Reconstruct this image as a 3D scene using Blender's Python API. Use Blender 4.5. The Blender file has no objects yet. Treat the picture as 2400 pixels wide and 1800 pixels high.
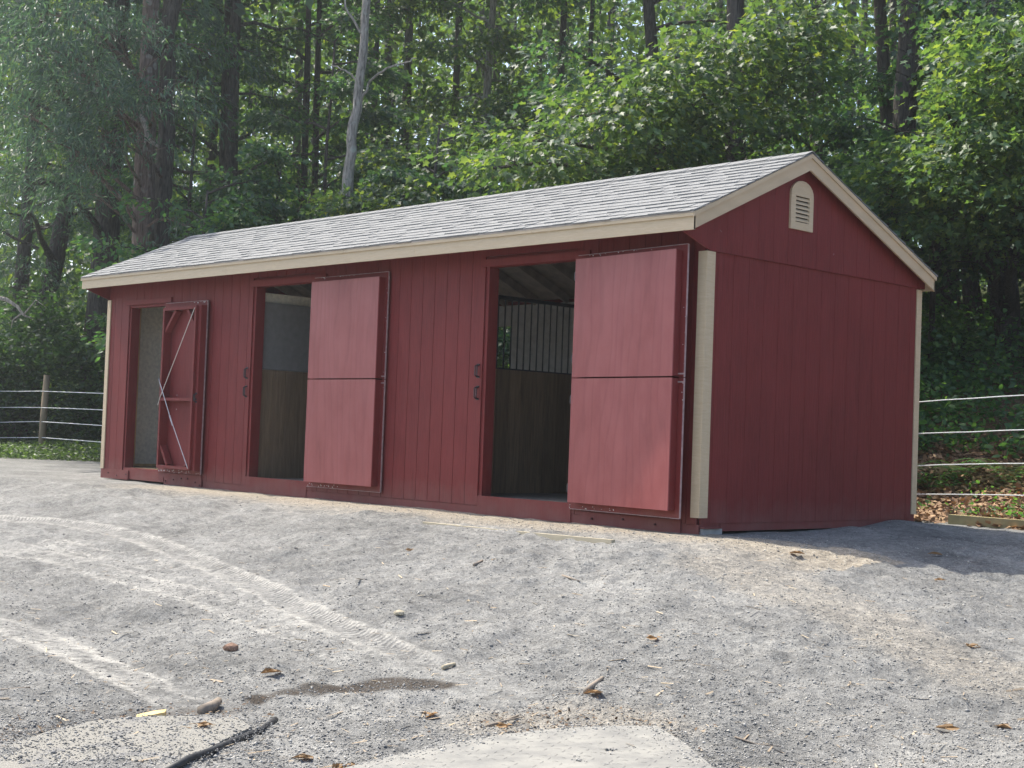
import bpy, math, random
import numpy as np
from mathutils import Vector, Matrix
SC = bpy.context.scene
COL = SC.collection
rng = np.random.default_rng(7)
random.seed(7)
R = math.radians

# ------------------------------------------------------------------ camera
CAM = np.array([19.3971, -10.4661, 0.6762])
YAW, PITCH, ROLL, FPX = 0.8065, 0.0357, 0.0370, 3435.41
FW = np.array([-math.sin(YAW)*math.cos(PITCH), math.cos(YAW)*math.cos(PITCH), math.sin(PITCH)])
_r = np.cross(FW, [0, 0, 1]); _r /= np.linalg.norm(_r)
_u = np.cross(_r, FW)
RT = math.cos(ROLL)*_r + math.sin(ROLL)*_u
UP = -math.sin(ROLL)*_r + math.cos(ROLL)*_u
cd = bpy.data.cameras.new('camera'); cam = bpy.data.objects.new('camera', cd); COL.objects.link(cam)
cd.sensor_width = 36; cd.lens = FPX/2400*36; cd.clip_start = 0.1; cd.clip_end = 2000
M = Matrix.Identity(4)
for i in range(3):
    M[i][0], M[i][1], M[i][2], M[i][3] = RT[i], UP[i], -FW[i], CAM[i]
cam.matrix_world = M
SC.camera = cam

def ray(x, y): return FW + (x-1200)/FPX*RT - (y-900)/FPX*UP
def W(x, y, d): return CAM + d*ray(x, y)          # measured photo point at a distance -> world place

# ------------------------------------------------------------------ terrain heights
def sst(t):
    t = np.clip(t, 0, 1); return t*t*(3-2*t)
def vnoise(x, y, s, seed):
    x = np.asarray(x, float)/s; y = np.asarray(y, float)/s
    xi = np.floor(x); yi = np.floor(y); fx = x-xi; fy = y-yi
    fx = fx*fx*(3-2*fx); fy = fy*fy*(3-2*fy)
    def h(a, b):
        n = (a.astype(np.int64)*374761393 + b.astype(np.int64)*668265263 + seed*1442695041) & 0x7fffffff
        n = ((n ^ (n >> 13))*1274126177) & 0x7fffffff
        return ((n ^ (n >> 16)) & 0xffff)/65535.0
    return (h(xi, yi)*(1-fx)+h(xi+1, yi)*fx)*(1-fy) + (h(xi, yi+1)*(1-fx)+h(xi+1, yi+1)*fx)*fy - .5
def base_h(x, y):
    x = np.asarray(x, float); y = np.asarray(y, float)
    d1 = np.hypot(np.maximum(x-11.3, 0), np.maximum(-y-.5, 0))
    d2 = np.maximum(3.6 - y + .1*(x-11), 0)
    d = np.minimum(d1, d2)
    z = -.145 - .64*sst((d-.25)/5.6)
    sl = .04 + .27*sst((x+9)/14)
    z = z + .1*sst((y-3.7)/1.2) + sl*np.maximum(y-4.9, 0)*(1-np.exp(-np.maximum(y-4.9, 0)/1.5))
    far = sst((np.hypot(x-5, y)-60)/60)
    return z*(1-far) + 4*far*sst((y+20)/80)
def ground_hit(px, py):
    d = ray(px, py)
    t = np.arange(3.5, 60, .01); P = CAM[None] + t[:, None]*d[None]
    k = np.argmax(P[:, 2] < base_h(P[:, 0], P[:, 1]))
    return P[k]
def dist_poly(X, Y, pts):
    best = np.full(X.shape, 1e9); al = np.zeros(X.shape); sg = np.zeros(X.shape); acc = 0.
    for a, b in zip(pts[:-1], pts[1:]):
        dx, dy = b[0]-a[0], b[1]-a[1]; L = math.hypot(dx, dy) + 1e-9
        t = np.clip(((X-a[0])*dx+(Y-a[1])*dy)/L**2, 0, 1)
        ex, ey = X-(a[0]+t*dx), Y-(a[1]+t*dy); d = np.hypot(ex, ey)
        m = d < best
        best[m] = d[m]; al[m] = (acc+t*L)[m]; sg[m] = ((ex*dy-ey*dx)/L)[m]
        acc += L
    return best, al, sg
def smooth_poly(P, n=8):
    P = [np.array(p[:2]) for p in P]; out = []
    for i in range(len(P)-1):
        p0, p1, p2, p3 = P[max(i-1, 0)], P[i], P[i+1], P[min(i+2, len(P)-1)]
        for k in range(n):
            t = k/n
            out.append(.5*((2*p1)+(-p0+p2)*t+(2*p0-5*p1+4*p2-p3)*t*t+(-p0+3*p1-3*p2+p3)*t**3))
    return out+[P[-1]]
def gpoly(L): return smooth_poly([ground_hit(*p) for p in L])
TR1 = gpoly([(-60, 1216), (60, 1216), (130, 1222), (230, 1238), (330, 1262), (420, 1296), (520, 1338), (610, 1378), (700, 1424), (790, 1465), (900, 1510), (1000, 1553), (1090, 1590), (1180, 1628)])
TR2 = gpoly([(-40, 1290), (80, 1300), (170, 1318), (280, 1352), (400, 1380), (520, 1418), (640, 1460), (760, 1510), (880, 1565), (960, 1600)])
TR3 = gpoly([(-40, 1446), (60, 1478), (140, 1512), (230, 1552), (320, 1592), (400, 1630), (470, 1660)])
TR4 = gpoly([(1700, 1318), (1800, 1358), (1900, 1400), (1990, 1432), (2080, 1475), (2180, 1530), (2270, 1575), (2360, 1610)])
TR5 = gpoly([(-40, 1385), (60, 1368), (160, 1330), (250, 1300)])
TR6 = gpoly([(-40, 1250), (80, 1268), (200, 1290), (330, 1318), (440, 1352)])
TR7 = gpoly([(600, 1690), (700, 1662), (800, 1668), (900, 1700), (980, 1740)])
DIRT = gpoly([(600, 1642), (700, 1630), (800, 1616), (900, 1606), (1030, 1606)])
MUDL = gpoly([(-60, 1740), (80, 1712), (220, 1690), (330, 1680), (520, 1668)])
STRAW = gpoly([(1180, 1690), (1280, 1695), (1360, 1690), (1480, 1700)])

def full_h(x, y):
    """gravel relief: clods, tyre ruts"""
    z = base_h(x, y)
    near = 1-sst((np.hypot(x-14, y+4)-12)/6)
    g = (1-sst((y-4.2)/.8))*near
    w = np.hypot(x-19.4, y+10.5)
    rough = .06*vnoise(x, y, .9, 3)+.048*vnoise(x, y, .33, 4)+.040*vnoise(x, y, .15, 5)+.025*vnoise(x, y, .07, 6)
    pad = sst((-y-.6)/.8)+sst((x-11.6)/.8); pad = np.clip(pad, .25, 1)
    calm = np.ones_like(z)
    for P, wd in ((TR1, .13), (TR2, .2), (TR3, .16), (TR4, .2)):
        d, al, sg = dist_poly(x, y, P)
        calm = np.minimum(calm, .35+.65*sst((d-wd)/.15))
    z = z + rough*g*pad*calm
    d, al, sg = dist_poly(x, y, TR1)
    fd = (1-sst((al-al.max()+1.5)/1.5))*np.clip(.75+1.3*vnoise(x, y, .45, 21), .1, 1.2); ins = 1-sst((d-.09)/.04)
    z = z + g*fd*(ins*(-.012) + .011*np.exp(-((d-.125)/.03)**2))
    d, al, sg = dist_poly(x, y, TR3)
    ins = 1-sst((d-.17)/.06); z = z + g*(ins*(-.01)+.008*np.exp(-((d-.23)/.04)**2))
    # small heap at the back right foot of the building
    for hx, hy, hr, hh in ((11.35, 2.6, .35, .05), (11.3, 3.1, .45, .06), (11.28, 2.05, .25, .06), (11.45, 3.5, .5, .04), (11.2, 2.9, .2, .04)):
        z = z + hh*np.exp(-((x-hx)**2+(y-hy)**2)/hr**2)*(x > 10.9)
    return z
def GZ(x, y): return float(full_h(np.array([x], float), np.array([y], float))[0])
def ghit(px, py):
    p = ground_hit(px, py); p[2] = GZ(p[0], p[1]); return p

# ------------------------------------------------------------------ materials
class NT:
    def __init__(s, name, rough=.7, spec=.3):
        s.m = bpy.data.materials.new(name); s.m.use_nodes = True
        s.t = s.m.node_tree; s.b = s.t.nodes['Principled BSDF']
        s.b.inputs['Roughness'].default_value = rough; s.b.inputs['Specular IOR Level'].default_value = spec
    def n(s, typ, **kw):
        n = s.t.nodes.new(typ)
        for k, v in kw.items():
            if k in n.inputs.keys() if hasattr(n.inputs, 'keys') else False: n.inputs[k].default_value = v
            else: setattr(n, k, v)
        return n
    def l(s, a, b): s.t.links.new(a, b)
    def coord(s, scale=(1, 1, 1), rot=(0, 0, 0)):
        c = s.n('ShaderNodeTexCoord'); mp = s.n('ShaderNodeMapping')
        mp.inputs['Scale'].default_value = scale; mp.inputs['Rotation'].default_value = rot
        s.l(c.outputs['Object'], mp.inputs['Vector']); return mp.outputs[0]
    def noise(s, vec, scale, detail=4, rough=.55, dist=0):
        n = s.n('ShaderNodeTexNoise'); n.inputs['Scale'].default_value = scale; n.inputs['Detail'].default_value = detail
        n.inputs['Roughness'].default_value = rough; n.inputs['Distortion'].default_value = dist
        s.l(vec, n.inputs['Vector']); return n.outputs['Fac']
    def ramp(s, fac, stops):
        r = s.n('ShaderNodeValToRGB'); e = r.color_ramp.elements
        while len(e) < len(stops): e.new(.5)
        for el, (p, c) in zip(e, stops): el.position = p; el.color = (*c, 1) if len(c) == 3 else c
        s.l(fac, r.inputs['Fac']); return r.outputs['Color']
    def mix(s, fac, a, b, mode='MIX'):
        m = s.n('ShaderNodeMix'); m.data_type = 'RGBA'; m.blend_type = mode
        for v, i in ((fac, 0), (a, 6), (b, 7)):
            if hasattr(v, 'is_linked') or hasattr(v, 'links'): s.l(v, m.inputs[i])
            elif i == 0: m.inputs[0].default_value = v
            else: m.inputs[i].default_value = (*v, 1)
        return m.outputs[2]
    def math(s, op, a, b=0.):
        m = s.n('ShaderNodeMath'); m.operation = op
        for i, v in enumerate((a, b)):
            if hasattr(v, 'links'): s.l(v, m.inputs[i])
            else: m.inputs[i].default_value = v
        return m.outputs[0]
    def attr(s, name, out='Fac'):
        a = s.n('ShaderNodeAttribute'); a.attribute_name = name; return a.outputs[out]
    def bump(s, h, strength=.3, dist=.01):
        b = s.n('ShaderNodeBump'); b.inputs['Strength'].default_value = strength; b.inputs['Distance'].default_value = dist
        s.l(h, b.inputs['Height']); s.l(b.outputs[0], s.b.inputs['Normal'])
    def color(s, c):
        if hasattr(c, 'links'): s.l(c, s.b.inputs['Base Color'])
        else: s.b.inputs['Base Color'].default_value = (*c, 1)

def sc(c, k): return tuple(min(1, v*k) for v in c)
def mat_plain(name, c, rough=.6, var=.15, scale=6, spec=.3, metal=0., bump=.1, stretch=(1, 1, 1)):
    n = NT(name, rough, spec); v = n.coord(stretch)
    f = n.noise(v, scale, 6)
    n.color(n.ramp(f, [(.3, sc(c, 1-var)), (.7, sc(c, 1+var))]))
    n.b.inputs['Metallic'].default_value = metal
    if bump: n.bump(n.noise(v, scale*8, 3), bump, .004)
    return n.m
RED = (.168, .0270, .0255)
def mat_red(name, c, grain=.32, fade=.11, rough=.58):
    n = NT(name, rough, .22)
    v = n.coord((1, 1, .045)); g = n.noise(v, 95, 5, .6, .6)            # vertical saw grain
    v2 = n.coord((1, 1, 1)); big = n.noise(v2, 1.1, 4)
    v3 = n.coord((1, 1, .3)); mid = n.noise(v3, 6, 5)
    c1 = n.ramp(g, [(.3, sc(c, 1-grain)), (.7, sc(c, 1+grain*.6))])
    c2 = n.mix(n.math('MULTIPLY', n.ramp(mid, [(.42, (0, 0, 0)), (.68, (1, 1, 1))]), fade*2), c1, (c[0]*1.35, c[1]*1.9, c[2]*1.9))
    c3 = n.mix(n.ramp(big, [(.35, (0, 0, 0)), (.7, (1, 1, 1))]), c2, n.mix(.5, c2, sc(c, 1.22)))
    sx = n.n('ShaderNodeSeparateXYZ'); n.l(v2, sx.inputs[0])
    lo = n.math('ADD', n.math('SUBTRACT', .22, sx.outputs['Z']), n.math('MULTIPLY', n.math('SUBTRACT', n.noise(v2, 5, 5), .5), .5))
    c3 = n.mix(n.ramp(lo, [(.05, (0, 0, 0)), (.45, (.32, .32, .32))]), c3, (.26, .19, .16))
    n.color(c3); n.bump(n.math('ADD', n.math('MULTIPLY', g, .8), n.math('MULTIPLY', mid, .4)), .6, .008)
    return n.m
M_RED = mat_red('red_siding_paint', RED)
M_TRIMRED = mat_red('red_timber_paint', (.168, .0265, .0250), .2, .14)
def mat_ply():
    n = NT('red_plywood_paint', .42, .4)
    v = n.coord((1, 1, .16)); w = n.n('ShaderNodeTexWave'); w.bands_direction = 'X'
    w.inputs['Scale'].default_value = 2.4; w.inputs['Distortion'].default_value = 20; w.inputs['Detail'].default_value = 3; w.inputs['Detail Scale'].default_value = .9
    n.l(v, w.inputs['Vector'])
    bl = n.noise(n.coord((1, 1, .5)), 2.6, 6, .6)
    st = n.noise(n.coord((1, 1, .06)), 22, 4)
    base = n.ramp(bl, [(.3, (.250, .055, .052)), (.52, (.305, .080, .077)), (.75, (.345, .102, .098))])
    g = n.ramp(w.outputs['Fac'], [(.0, (.62, .55, .56)), (.16, (.9, .88, .88)), (.35, (1, 1, 1)), (1, (1.0, 1.0, 1.0))])
    c = n.mix(.26, base, g, 'MULTIPLY')
    c = n.mix(n.ramp(st, [(.5, (0, 0, 0)), (.75, (.4, .4, .4))]), c, (.24, .052, .056))
    n.color(c); n.bump(w.outputs['Fac'], .12, .004); return n.m
M_PLY = mat_ply()
def mat_chip():
    n = NT('chipped_primer', .6, .3)
    f = n.noise(n.coord(), 16, 4); c = n.ramp(f, [(.55, (.17, .055, .06)), (.60, (.55, .5, .48))])
    n.color(c); return n.m
M_CHIP = mat_chip()
M_PRIMER = mat_plain('primer_edge', (.33, .23, .225), .6, .25, 20)
def mat_tan():
    n = NT('tan_trim_paint', .5, .35)
    g = n.noise(n.coord((.12, .12, 1)), 60, 5, .6, 1.2)
    n.color(n.ramp(g, [(.3, (.52, .405, .262)), (.7, (.59, .475, .322))])); n.bump(g, .18, .004); return n.m
M_TAN = mat_tan()
M_RAKE = mat_plain('tan_rake_paint', (.55, .430, .285), .55, .07, 9, stretch=(1, .3, 1))
def mat_shingle():
    n = NT('asphalt_shingle', .85, .25)
    v = n.coord(); f = n.noise(v, 260, 2, .7); m = n.noise(v, 9, 4)
    a = n.attr('rnd')
    c = n.ramp(f, [(.32, (.105, .108, .110)), (.5, (.205, .211, .214)), (.68, (.335, .343, .347))])
    c = n.mix(n.math('MULTIPLY', a, .16), c, (.135, .138, .138))
    c = n.mix(n.ramp(m, [(.4, (0, 0, 0)), (.7, (.35, .35, .35))]), c, (.20, .20, .20))
    n.color(c); n.bump(f, .4, .004); return n.m
M_SHING = mat_shingle()
M_INWOOD = None
def mat_boards(name, c, band=.0):
    n = NT(name, .75, .2)
    v = n.coord((1, 1, .08)); g = n.noise(v, 26, 5, .6, 1.0); a = n.attr('rnd')
    c1 = n.ramp(g, [(.3, sc(c, .7)), (.7, sc(c, 1.25))])
    n.color(n.mix(n.math('MULTIPLY', a, .6), c1, sc(c, .45))); n.bump(g, .2, .004); return n.m
M_INWOOD = mat_boards('stall_boards', (.27, .195, .125))
M_STUD = mat_plain('bare_pine', (.70, .50, .26), .7, .2, 8, stretch=(1, 1, .1))
M_PANEL = mat_plain('grey_wall_panel', (.62, .62, .60), .8, .12, 14)
M_RAFT = mat_plain('rafter_wood', (.42, .36, .30), .8, .2, 8)
M_FLAKE = mat_plain('white_primer', (.62, .60, .58), .7)
M_IRON = mat_plain('black_iron', (.015, .018, .025), .45, .2, 20, .5)
M_STEEL = mat_plain('dull_zinc', (.55, .53, .52), .4, .15, 30, .5, .6)
M_CONC = mat_plain('concrete_block', (.36, .36, .35), .9, .2, 12, bump=.5)
M_FLOOR = mat_plain('stall_floor', (.20, .18, .15), .9, .3, 10)
M_DARK = mat_plain('vent_void', (.03, .027, .025), .9)
def mat_bark(name, c, lich=0.):
    n = NT(name, .9, .15)
    v = n.coord((1, 1, .16)); g = n.noise(v, 26, 6, .62, .7)
    c1 = n.ramp(g, [(.34, sc(c, .42)), (.5, c), (.7, sc(c, 1.5))])
    if lich:
        vo = n.n('ShaderNodeTexVoronoi'); vo.inputs['Scale'].default_value = 5.5; n.l(n.coord((1, 1, .8)), vo.inputs['Vector'])
        f2 = n.noise(n.coord(), 2.2, 3)
        k = n.math('MULTIPLY', n.ramp(vo.outputs['Distance'], [(.26, (1, 1, 1)), (.36, (0, 0, 0))]), n.ramp(f2, [(.45, (0, 0, 0)), (.56, (lich,)*3)]))
        c1 = n.mix(k, c1, (.38, .40, .36))
    n.color(c1); n.bump(g, 1., .04); return n.m
M_BARK = mat_bark('dark_bark', (.085, .075, .066))
M_BARKB = mat_bark('brown_bark', (.165, .125, .108), .4)
M_BARKG = mat_bark('grey_bark', (.30, .28, .25), 1.)
M_DEAD = mat_bark('dead_grey_wood', (.34, .31, .28))
def mat_leaf(name, c, c2, trans=.40, tcol=None, rough=.5):
    n = NT(name, rough, .42)
    a = n.attr('rnd'); oi = n.n('ShaderNodeObjectInfo').outputs['Random']
    col = n.ramp(a, [(0, sc(c, .75)), (.5, c), (.93, c2), (.97, c2), (1, (c2[0]*1.6, c2[1]*1.3, c2[2]))])
    hs = n.n('ShaderNodeHueSaturation'); n.l(n.math('ADD', n.math('MULTIPLY', oi, .35), .82), hs.inputs['Value']); n.l(col, hs.inputs['Color'])
    n.color(hs.outputs[0])
    tr = n.n('ShaderNodeBsdfTranslucent')
    t = n.mix(.9, (0, 0, 0), hs.outputs[0])
    mul = n.mix(1., hs.outputs[0], tcol or (2.15, 2.45, .85), 'MULTIPLY'); n.l(mul, tr.inputs['Color'])
    mx = n.n('ShaderNodeMixShader'); mx.inputs[0].default_value = trans
    n.l(n.b.outputs[0], mx.inputs[1]); n.l(tr.outputs[0], mx.inputs[2])
    n.l(mx.outputs[0], n.t.nodes['Material Output'].inputs['Surface'])
    return n.m
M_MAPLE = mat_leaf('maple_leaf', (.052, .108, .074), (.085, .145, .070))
M_MAPLE2 = mat_leaf('sunny_maple_leaf', (.056, .112, .066), (.115, .170, .070), .42, (2.8, 2.6, .7))  # lit copy of the maple leaf, sunlight put into its colours
M_WILLOW = mat_leaf('willow_leaf', (.062, .105, .086), (.09, .145, .105), .35, (1.7, 2.1, 1.0))
M_BEECH = mat_leaf('beech_leaf', (.054, .115, .066), (.09, .15, .055), .45)
M_FARL = mat_leaf('far_leaf', (.050, .100, .064), (.09, .145, .055), .45, (2.9, 2.7, .7))
M_VINE = mat_leaf('vine_leaf', (.055, .11, .06), (.085, .15, .055), .4)
M_FERN = mat_leaf('fern_frond', (.065, .135, .055), (.10, .19, .06), .45)
M_BRAMBLE = mat_leaf('bramble_leaf', (.055, .115, .055), (.10, .18, .06), .42)
M_GRASS = mat_leaf('low_weed', (.07, .11, .05), (.10, .15, .06), .35)
M_DRYLEAF = mat_leaf('dry_leaf', (.34, .22, .11), (.42, .30, .16), .2, (1, .8, .6), .6)
M_CHIPS = mat_leaf('wood_chips', (.24, .145, .085), (.40, .27, .15), .05, (1, .8, .6), .8)
M_DIRTCHIP = mat_leaf('bark_crumbs', (.10, .066, .042), (.20, .14, .085), .02, (1, .8, .6), .9)
M_TWIG = mat_plain('weathered_stick', (.24, .20, .16), .8, .3, 10)
M_STRAW = mat_leaf('straw_bits', (.30, .24, .17), (.46, .38, .26), .05, (1, 1, 1), .8)
M_WOOD = mat_plain('fresh_split_wood', (.55, .40, .18), .75, .25, 10)
M_PLANK = mat_plain('weathered_plank', (.42, .37, .27), .8, .2, 9, stretch=(.1, 1, 1))
M_TIMBER = mat_plain('treated_timber', (.34, .29, .15), .8, .2, 6)
M_ROPE = mat_plain('white_fence_rope', (.72, .74, .72), .5, .05, 30)
M_POST = mat_plain('fence_post_wood', (.24, .19, .125), .85, .3, 9, bump=.4, stretch=(1, 1, .1))
M_HOSE = mat_plain('black_rubber_hose', (.035, .037, .04), .55, .35, 30)
def mat_slab():
    n = NT('dusty_slab', .9, .15); v = n.coord(); f = n.noise(v, 5.5, 7, .7); g = n.noise(v, 120, 3, .8)
    pale = n.ramp(g, [(.3, (.195, .19, .17)), (.7, (.31, .30, .272))]); gr = n.ramp(g, [(.34, (.06, .06, .06)), (.5, (.18, .18, .178)), (.66, (.36, .355, .34))])
    n.color(n.mix(n.ramp(f, [(.52, (0, 0, 0)), (.62, (1, 1, 1))]), pale, gr)); n.bump(g, .7, .01); return n.m
M_MAT = mat_slab()
M_ROCK = mat_plain('brown_rock', (.22, .14, .10), .9, .3, 20)
def mat_plate():
    n = NT('dusty_tread_plate', .6, .4); f = n.noise(n.coord(), 7, 6); s = n.noise(n.coord(), 60, 3, .7)
    c = n.ramp(f, [(.3, (.17, .17, .162)), (.7, (.275, .27, .245))])
    n.color(n.mix(n.ramp(s, [(.60, (0, 0, 0)), (.68, (.8, .8, .8))]), c, (.14, .13, .12))); n.bump(s, .3, .004); return n.m
M_PLATE = mat_plate()
def mat_ground():
    n = NT('crushed_gravel', .95, .12); v = n.coord()
    big = n.noise(v, .9, 5, .6); mid = n.noise(v, 6.5, 6, .65, .4); clod = n.noise(v, 22, 5, .65); fine = n.noise(v, 75, 3, .75); grit = n.noise(v, 210, 2, .8)
    f = n.math('ADD', n.math('ADD', n.math('MULTIPLY', mid, .22), n.math('MULTIPLY', clod, .26)), n.math('ADD', n.math('MULTIPLY', fine, .30), n.math('MULTIPLY', grit, .22)))
    f = n.math('ADD', f, n.math('MULTIPLY', n.math('SUBTRACT', big, .5), .22))
    gr = n.ramp(f, [(.34, (.060, .060, .058)), (.45, (.152, .152, .146)), (.53, (.250, .249, .238)), (.66, (.44, .434, .405))])
    sand = n.ramp(n.math('ADD', n.math('MULTIPLY', clod, .5), n.math('MULTIPLY', fine, .5)), [(.35, (.17, .143, .108)), (.5, (.315, .277, .22)), (.66, (.52, .475, .395))])
    trk = n.ramp(n.math('ADD', n.math('MULTIPLY', clod, .55), n.math('MULTIPLY', grit, .45)), [(.35, (.24, .235, .22)), (.5, (.40, .39, .36)), (.65, (.53, .515, .47))])
    brown = n.ramp(fine, [(.3, (.030, .027, .024)), (.7, (.105, .088, .072))])
    mulch = n.ramp(n.math('ADD', n.math('MULTIPLY', clod, .5), n.math('MULTIPLY', fine, .5)), [(.36, (.05, .035, .022)), (.5, (.17, .11, .07)), (.66, (.36, .25, .15))])
    grass = n.ramp(clod, [(.35, (.03, .04, .02)), (.65, (.09, .11, .045))])
    def soft(a, lo=.25, hi=.75):
        x = n.math('ADD', a, n.math('MULTIPLY', n.math('SUBTRACT', n.math('ADD', n.math('MULTIPLY', mid, .5), n.math('MULTIPLY', clod, .5)), .5), 1.5))
        return n.ramp(x, [(lo, (0, 0, 0)), (hi, (1, 1, 1))])
    c = n.mix(soft(n.attr('sand'), .2, 1.1), gr, sand)
    ph = n.math('SINE', n.math('MULTIPLY', n.math('ADD', n.attr('tal'), n.math('MULTIPLY', n.attr('tsg'), .8)), 2*math.pi/.05))
    bars = n.math('MULTIPLY', n.math('MULTIPLY', n.attr('tin'), ph), n.ramp(n.math('ADD', n.math('MULTIPLY', mid, .6), n.math('MULTIPLY', clod, .4)), [(.34, (0, 0, 0)), (.52, (1, 1, 1))]))
    c = n.mix(soft(n.attr('track'), .25, 1.1), c, trk)
    c = n.mix(n.math('MULTIPLY', n.math('MAXIMUM', bars, 0.), .55), c, (.40, .392, .365)); c = n.mix(n.math('MULTIPLY', n.math('MAXIMUM', n.math('MULTIPLY', bars, -1.), 0.), .5), c, (.11, .11, .11))
    c = n.mix(soft(n.attr('dirt'), .15, 1.15), c, brown)
    c = n.mix(soft(n.attr('mulch'), .4, .6), c, mulch)
    c = n.mix(soft(n.attr('grass'), .4, .6), c, grass)
    n.color(c)
    h = n.math('ADD', n.math('MULTIPLY', clod, .5), n.math('ADD', n.math('MULTIPLY', fine, .35), n.math('MULTIPLY', grit, .15)))
    h = n.math('ADD', h, n.math('MULTIPLY', bars, .10))
    n.bump(h, .9, .04); return n.m
M_GROUND = mat_ground()
def mat_stone():
    n = NT('gravel_stone', .9, .15); n.color(n.ramp(n.attr('rnd'), [(0, (.11, .11, .108)), (.4, (.21, .209, .203)), (.85, (.37, .364, .345)), (1, (.52, .50, .45))])); return n.m
M_STONE = mat_stone()

# ------------------------------------------------------------------ mesh tools
class MB:
    def __init__(s): s.v = []; s.f = []; s.r = []; s.cut = []
    def add(s, vs, fs, rnd=None):
        s.cut.append((len(s.v), len(s.f)))
        o = len(s.v); s.v += [tuple(map(float, p)) for p in vs]; s.f += [tuple(i+o for i in f) for f in fs]
        s.r += [random.random() if rnd is None else rnd]*len(fs); return s
    def box(s, x0, x1, y0, y1, z0, z1, rnd=None):
        return s.add([(x, y, z) for z in (z0, z1) for y in (y0, y1) for x in (x0, x1)], [(0, 2, 3, 1), (4, 5, 7, 6), (0, 1, 5, 4), (2, 6, 7, 3), (0, 4, 6, 2), (1, 3, 7, 5)], rnd)
    def obox(s, o, a, b, c, rnd=None):
        o, a, b, c = map(np.array, (o, a, b, c))
        return s.add([o+i*a+j*b+k*c for k in (0, 1) for j in (0, 1) for i in (0, 1)], [(0, 2, 3, 1), (4, 5, 7, 6), (0, 1, 5, 4), (2, 6, 7, 3), (0, 4, 6, 2), (1, 3, 7, 5)], rnd)
    def prism(s, poly, d, rnd=None):
        n = len(poly); d = np.array(d); p = [np.array(q, float) for q in poly]
        return s.add(p+[q+d for q in p], [tuple(range(n))[::-1], tuple(range(n, 2*n))]+[(i, (i+1) % n, n+(i+1) % n, n+i) for i in range(n)], rnd)
    def tube(s, pts, rad, n=8, cap=True, wob=0., rnd=None):
        pts = [np.array(p, float) for p in pts]; vs = []; fs = []
        if not hasattr(rad, '__len__'): rad = [rad]*len(pts)
        t = pts[1]-pts[0]; t /= np.linalg.norm(t)+1e-12; a = np.cross(t, [.31, .77, .55]); a /= np.linalg.norm(a)
        for i, p in enumerate(pts):
            t = pts[min(i+1, len(pts)-1)]-pts[max(i-1, 0)]; t = t/(np.linalg.norm(t)+1e-12)
            a = a-t*(a@t); a /= np.linalg.norm(a)+1e-12; b = np.cross(t, a)
            for k in range(n):
                w = 2*math.pi*k/n; rr = rad[i]*(1+wob*(random.random()-.5))
                vs.append(p+rr*(math.cos(w)*a+math.sin(w)*b))
        for i in range(len(pts)-1):
            for k in range(n):
                fs.append((i*n+k, i*n+(k+1) % n, (i+1)*n+(k+1) % n, (i+1)*n+k))
        if cap: fs += [tuple(range(n))[::-1], tuple(range((len(pts)-1)*n, len(pts)*n))]
        return s.add(vs, fs, rnd)
    def each(s, name, mat, parent=None, smooth=False):
        out = []; e = s.cut+[(len(s.v), len(s.f))]
        for (a, fa), (b, fb) in zip(e[:-1], e[1:]):
            m = MB(); m.add(s.v[a:b], [tuple(i-a for i in f) for f in s.f[fa:fb]], s.r[fa]); out.append(m.build(name, mat, parent, smooth))
        return out
    def build(s, name, mat, parent=None, smooth=False):
        me = bpy.data.meshes.new(name); me.from_pydata(s.v, [], s.f)
        a = me.attributes.new('rnd', 'FLOAT', 'FACE'); a.data.foreach_set('value', s.r)
        if smooth: me.polygons.foreach_set('use_smooth', [True]*len(me.polygons))
        me.materials.append(mat)
        o = bpy.data.objects.new(name, me); COL.objects.link(o)
        if parent: o.parent = parent
        return o
def np_mesh(name, V, F, counts, rnd, mat, parent=None):
    """V (n,3), F flat vertex indices, counts per face, rnd per face"""
    me = bpy.data.meshes.new(name); me.vertices.add(len(V)); me.vertices.foreach_set('co', np.ascontiguousarray(V, np.float32).ravel())
    me.loops.add(len(F)); me.loops.foreach_set('vertex_index', np.ascontiguousarray(F, np.int32))
    me.polygons.add(len(counts)); st = np.concatenate([[0], np.cumsum(counts)[:-1]]).astype(np.int32)
    me.polygons.foreach_set('loop_start', st)
    me.update(calc_edges=True)
    a = me.attributes.new('rnd', 'FLOAT', 'FACE'); a.data.foreach_set('value', np.ascontiguousarray(rnd, np.float32))
    me.materials.append(mat); o = bpy.data.objects.new(name, me); COL.objects.link(o)
    if parent: o.parent = parent
    return o
def tag(o, label=None, cat=None, group=None, kind=None):
    if label: o['label'] = label
    if cat: o['category'] = cat
    if group: o['group'] = group
    if kind: o['kind'] = kind
    return o
def empty(name, loc=(0, 0, 0)):
    o = bpy.data.objects.new(name, None); COL.objects.link(o); o.location = loc; o.empty_display_size = .3; return o

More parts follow.
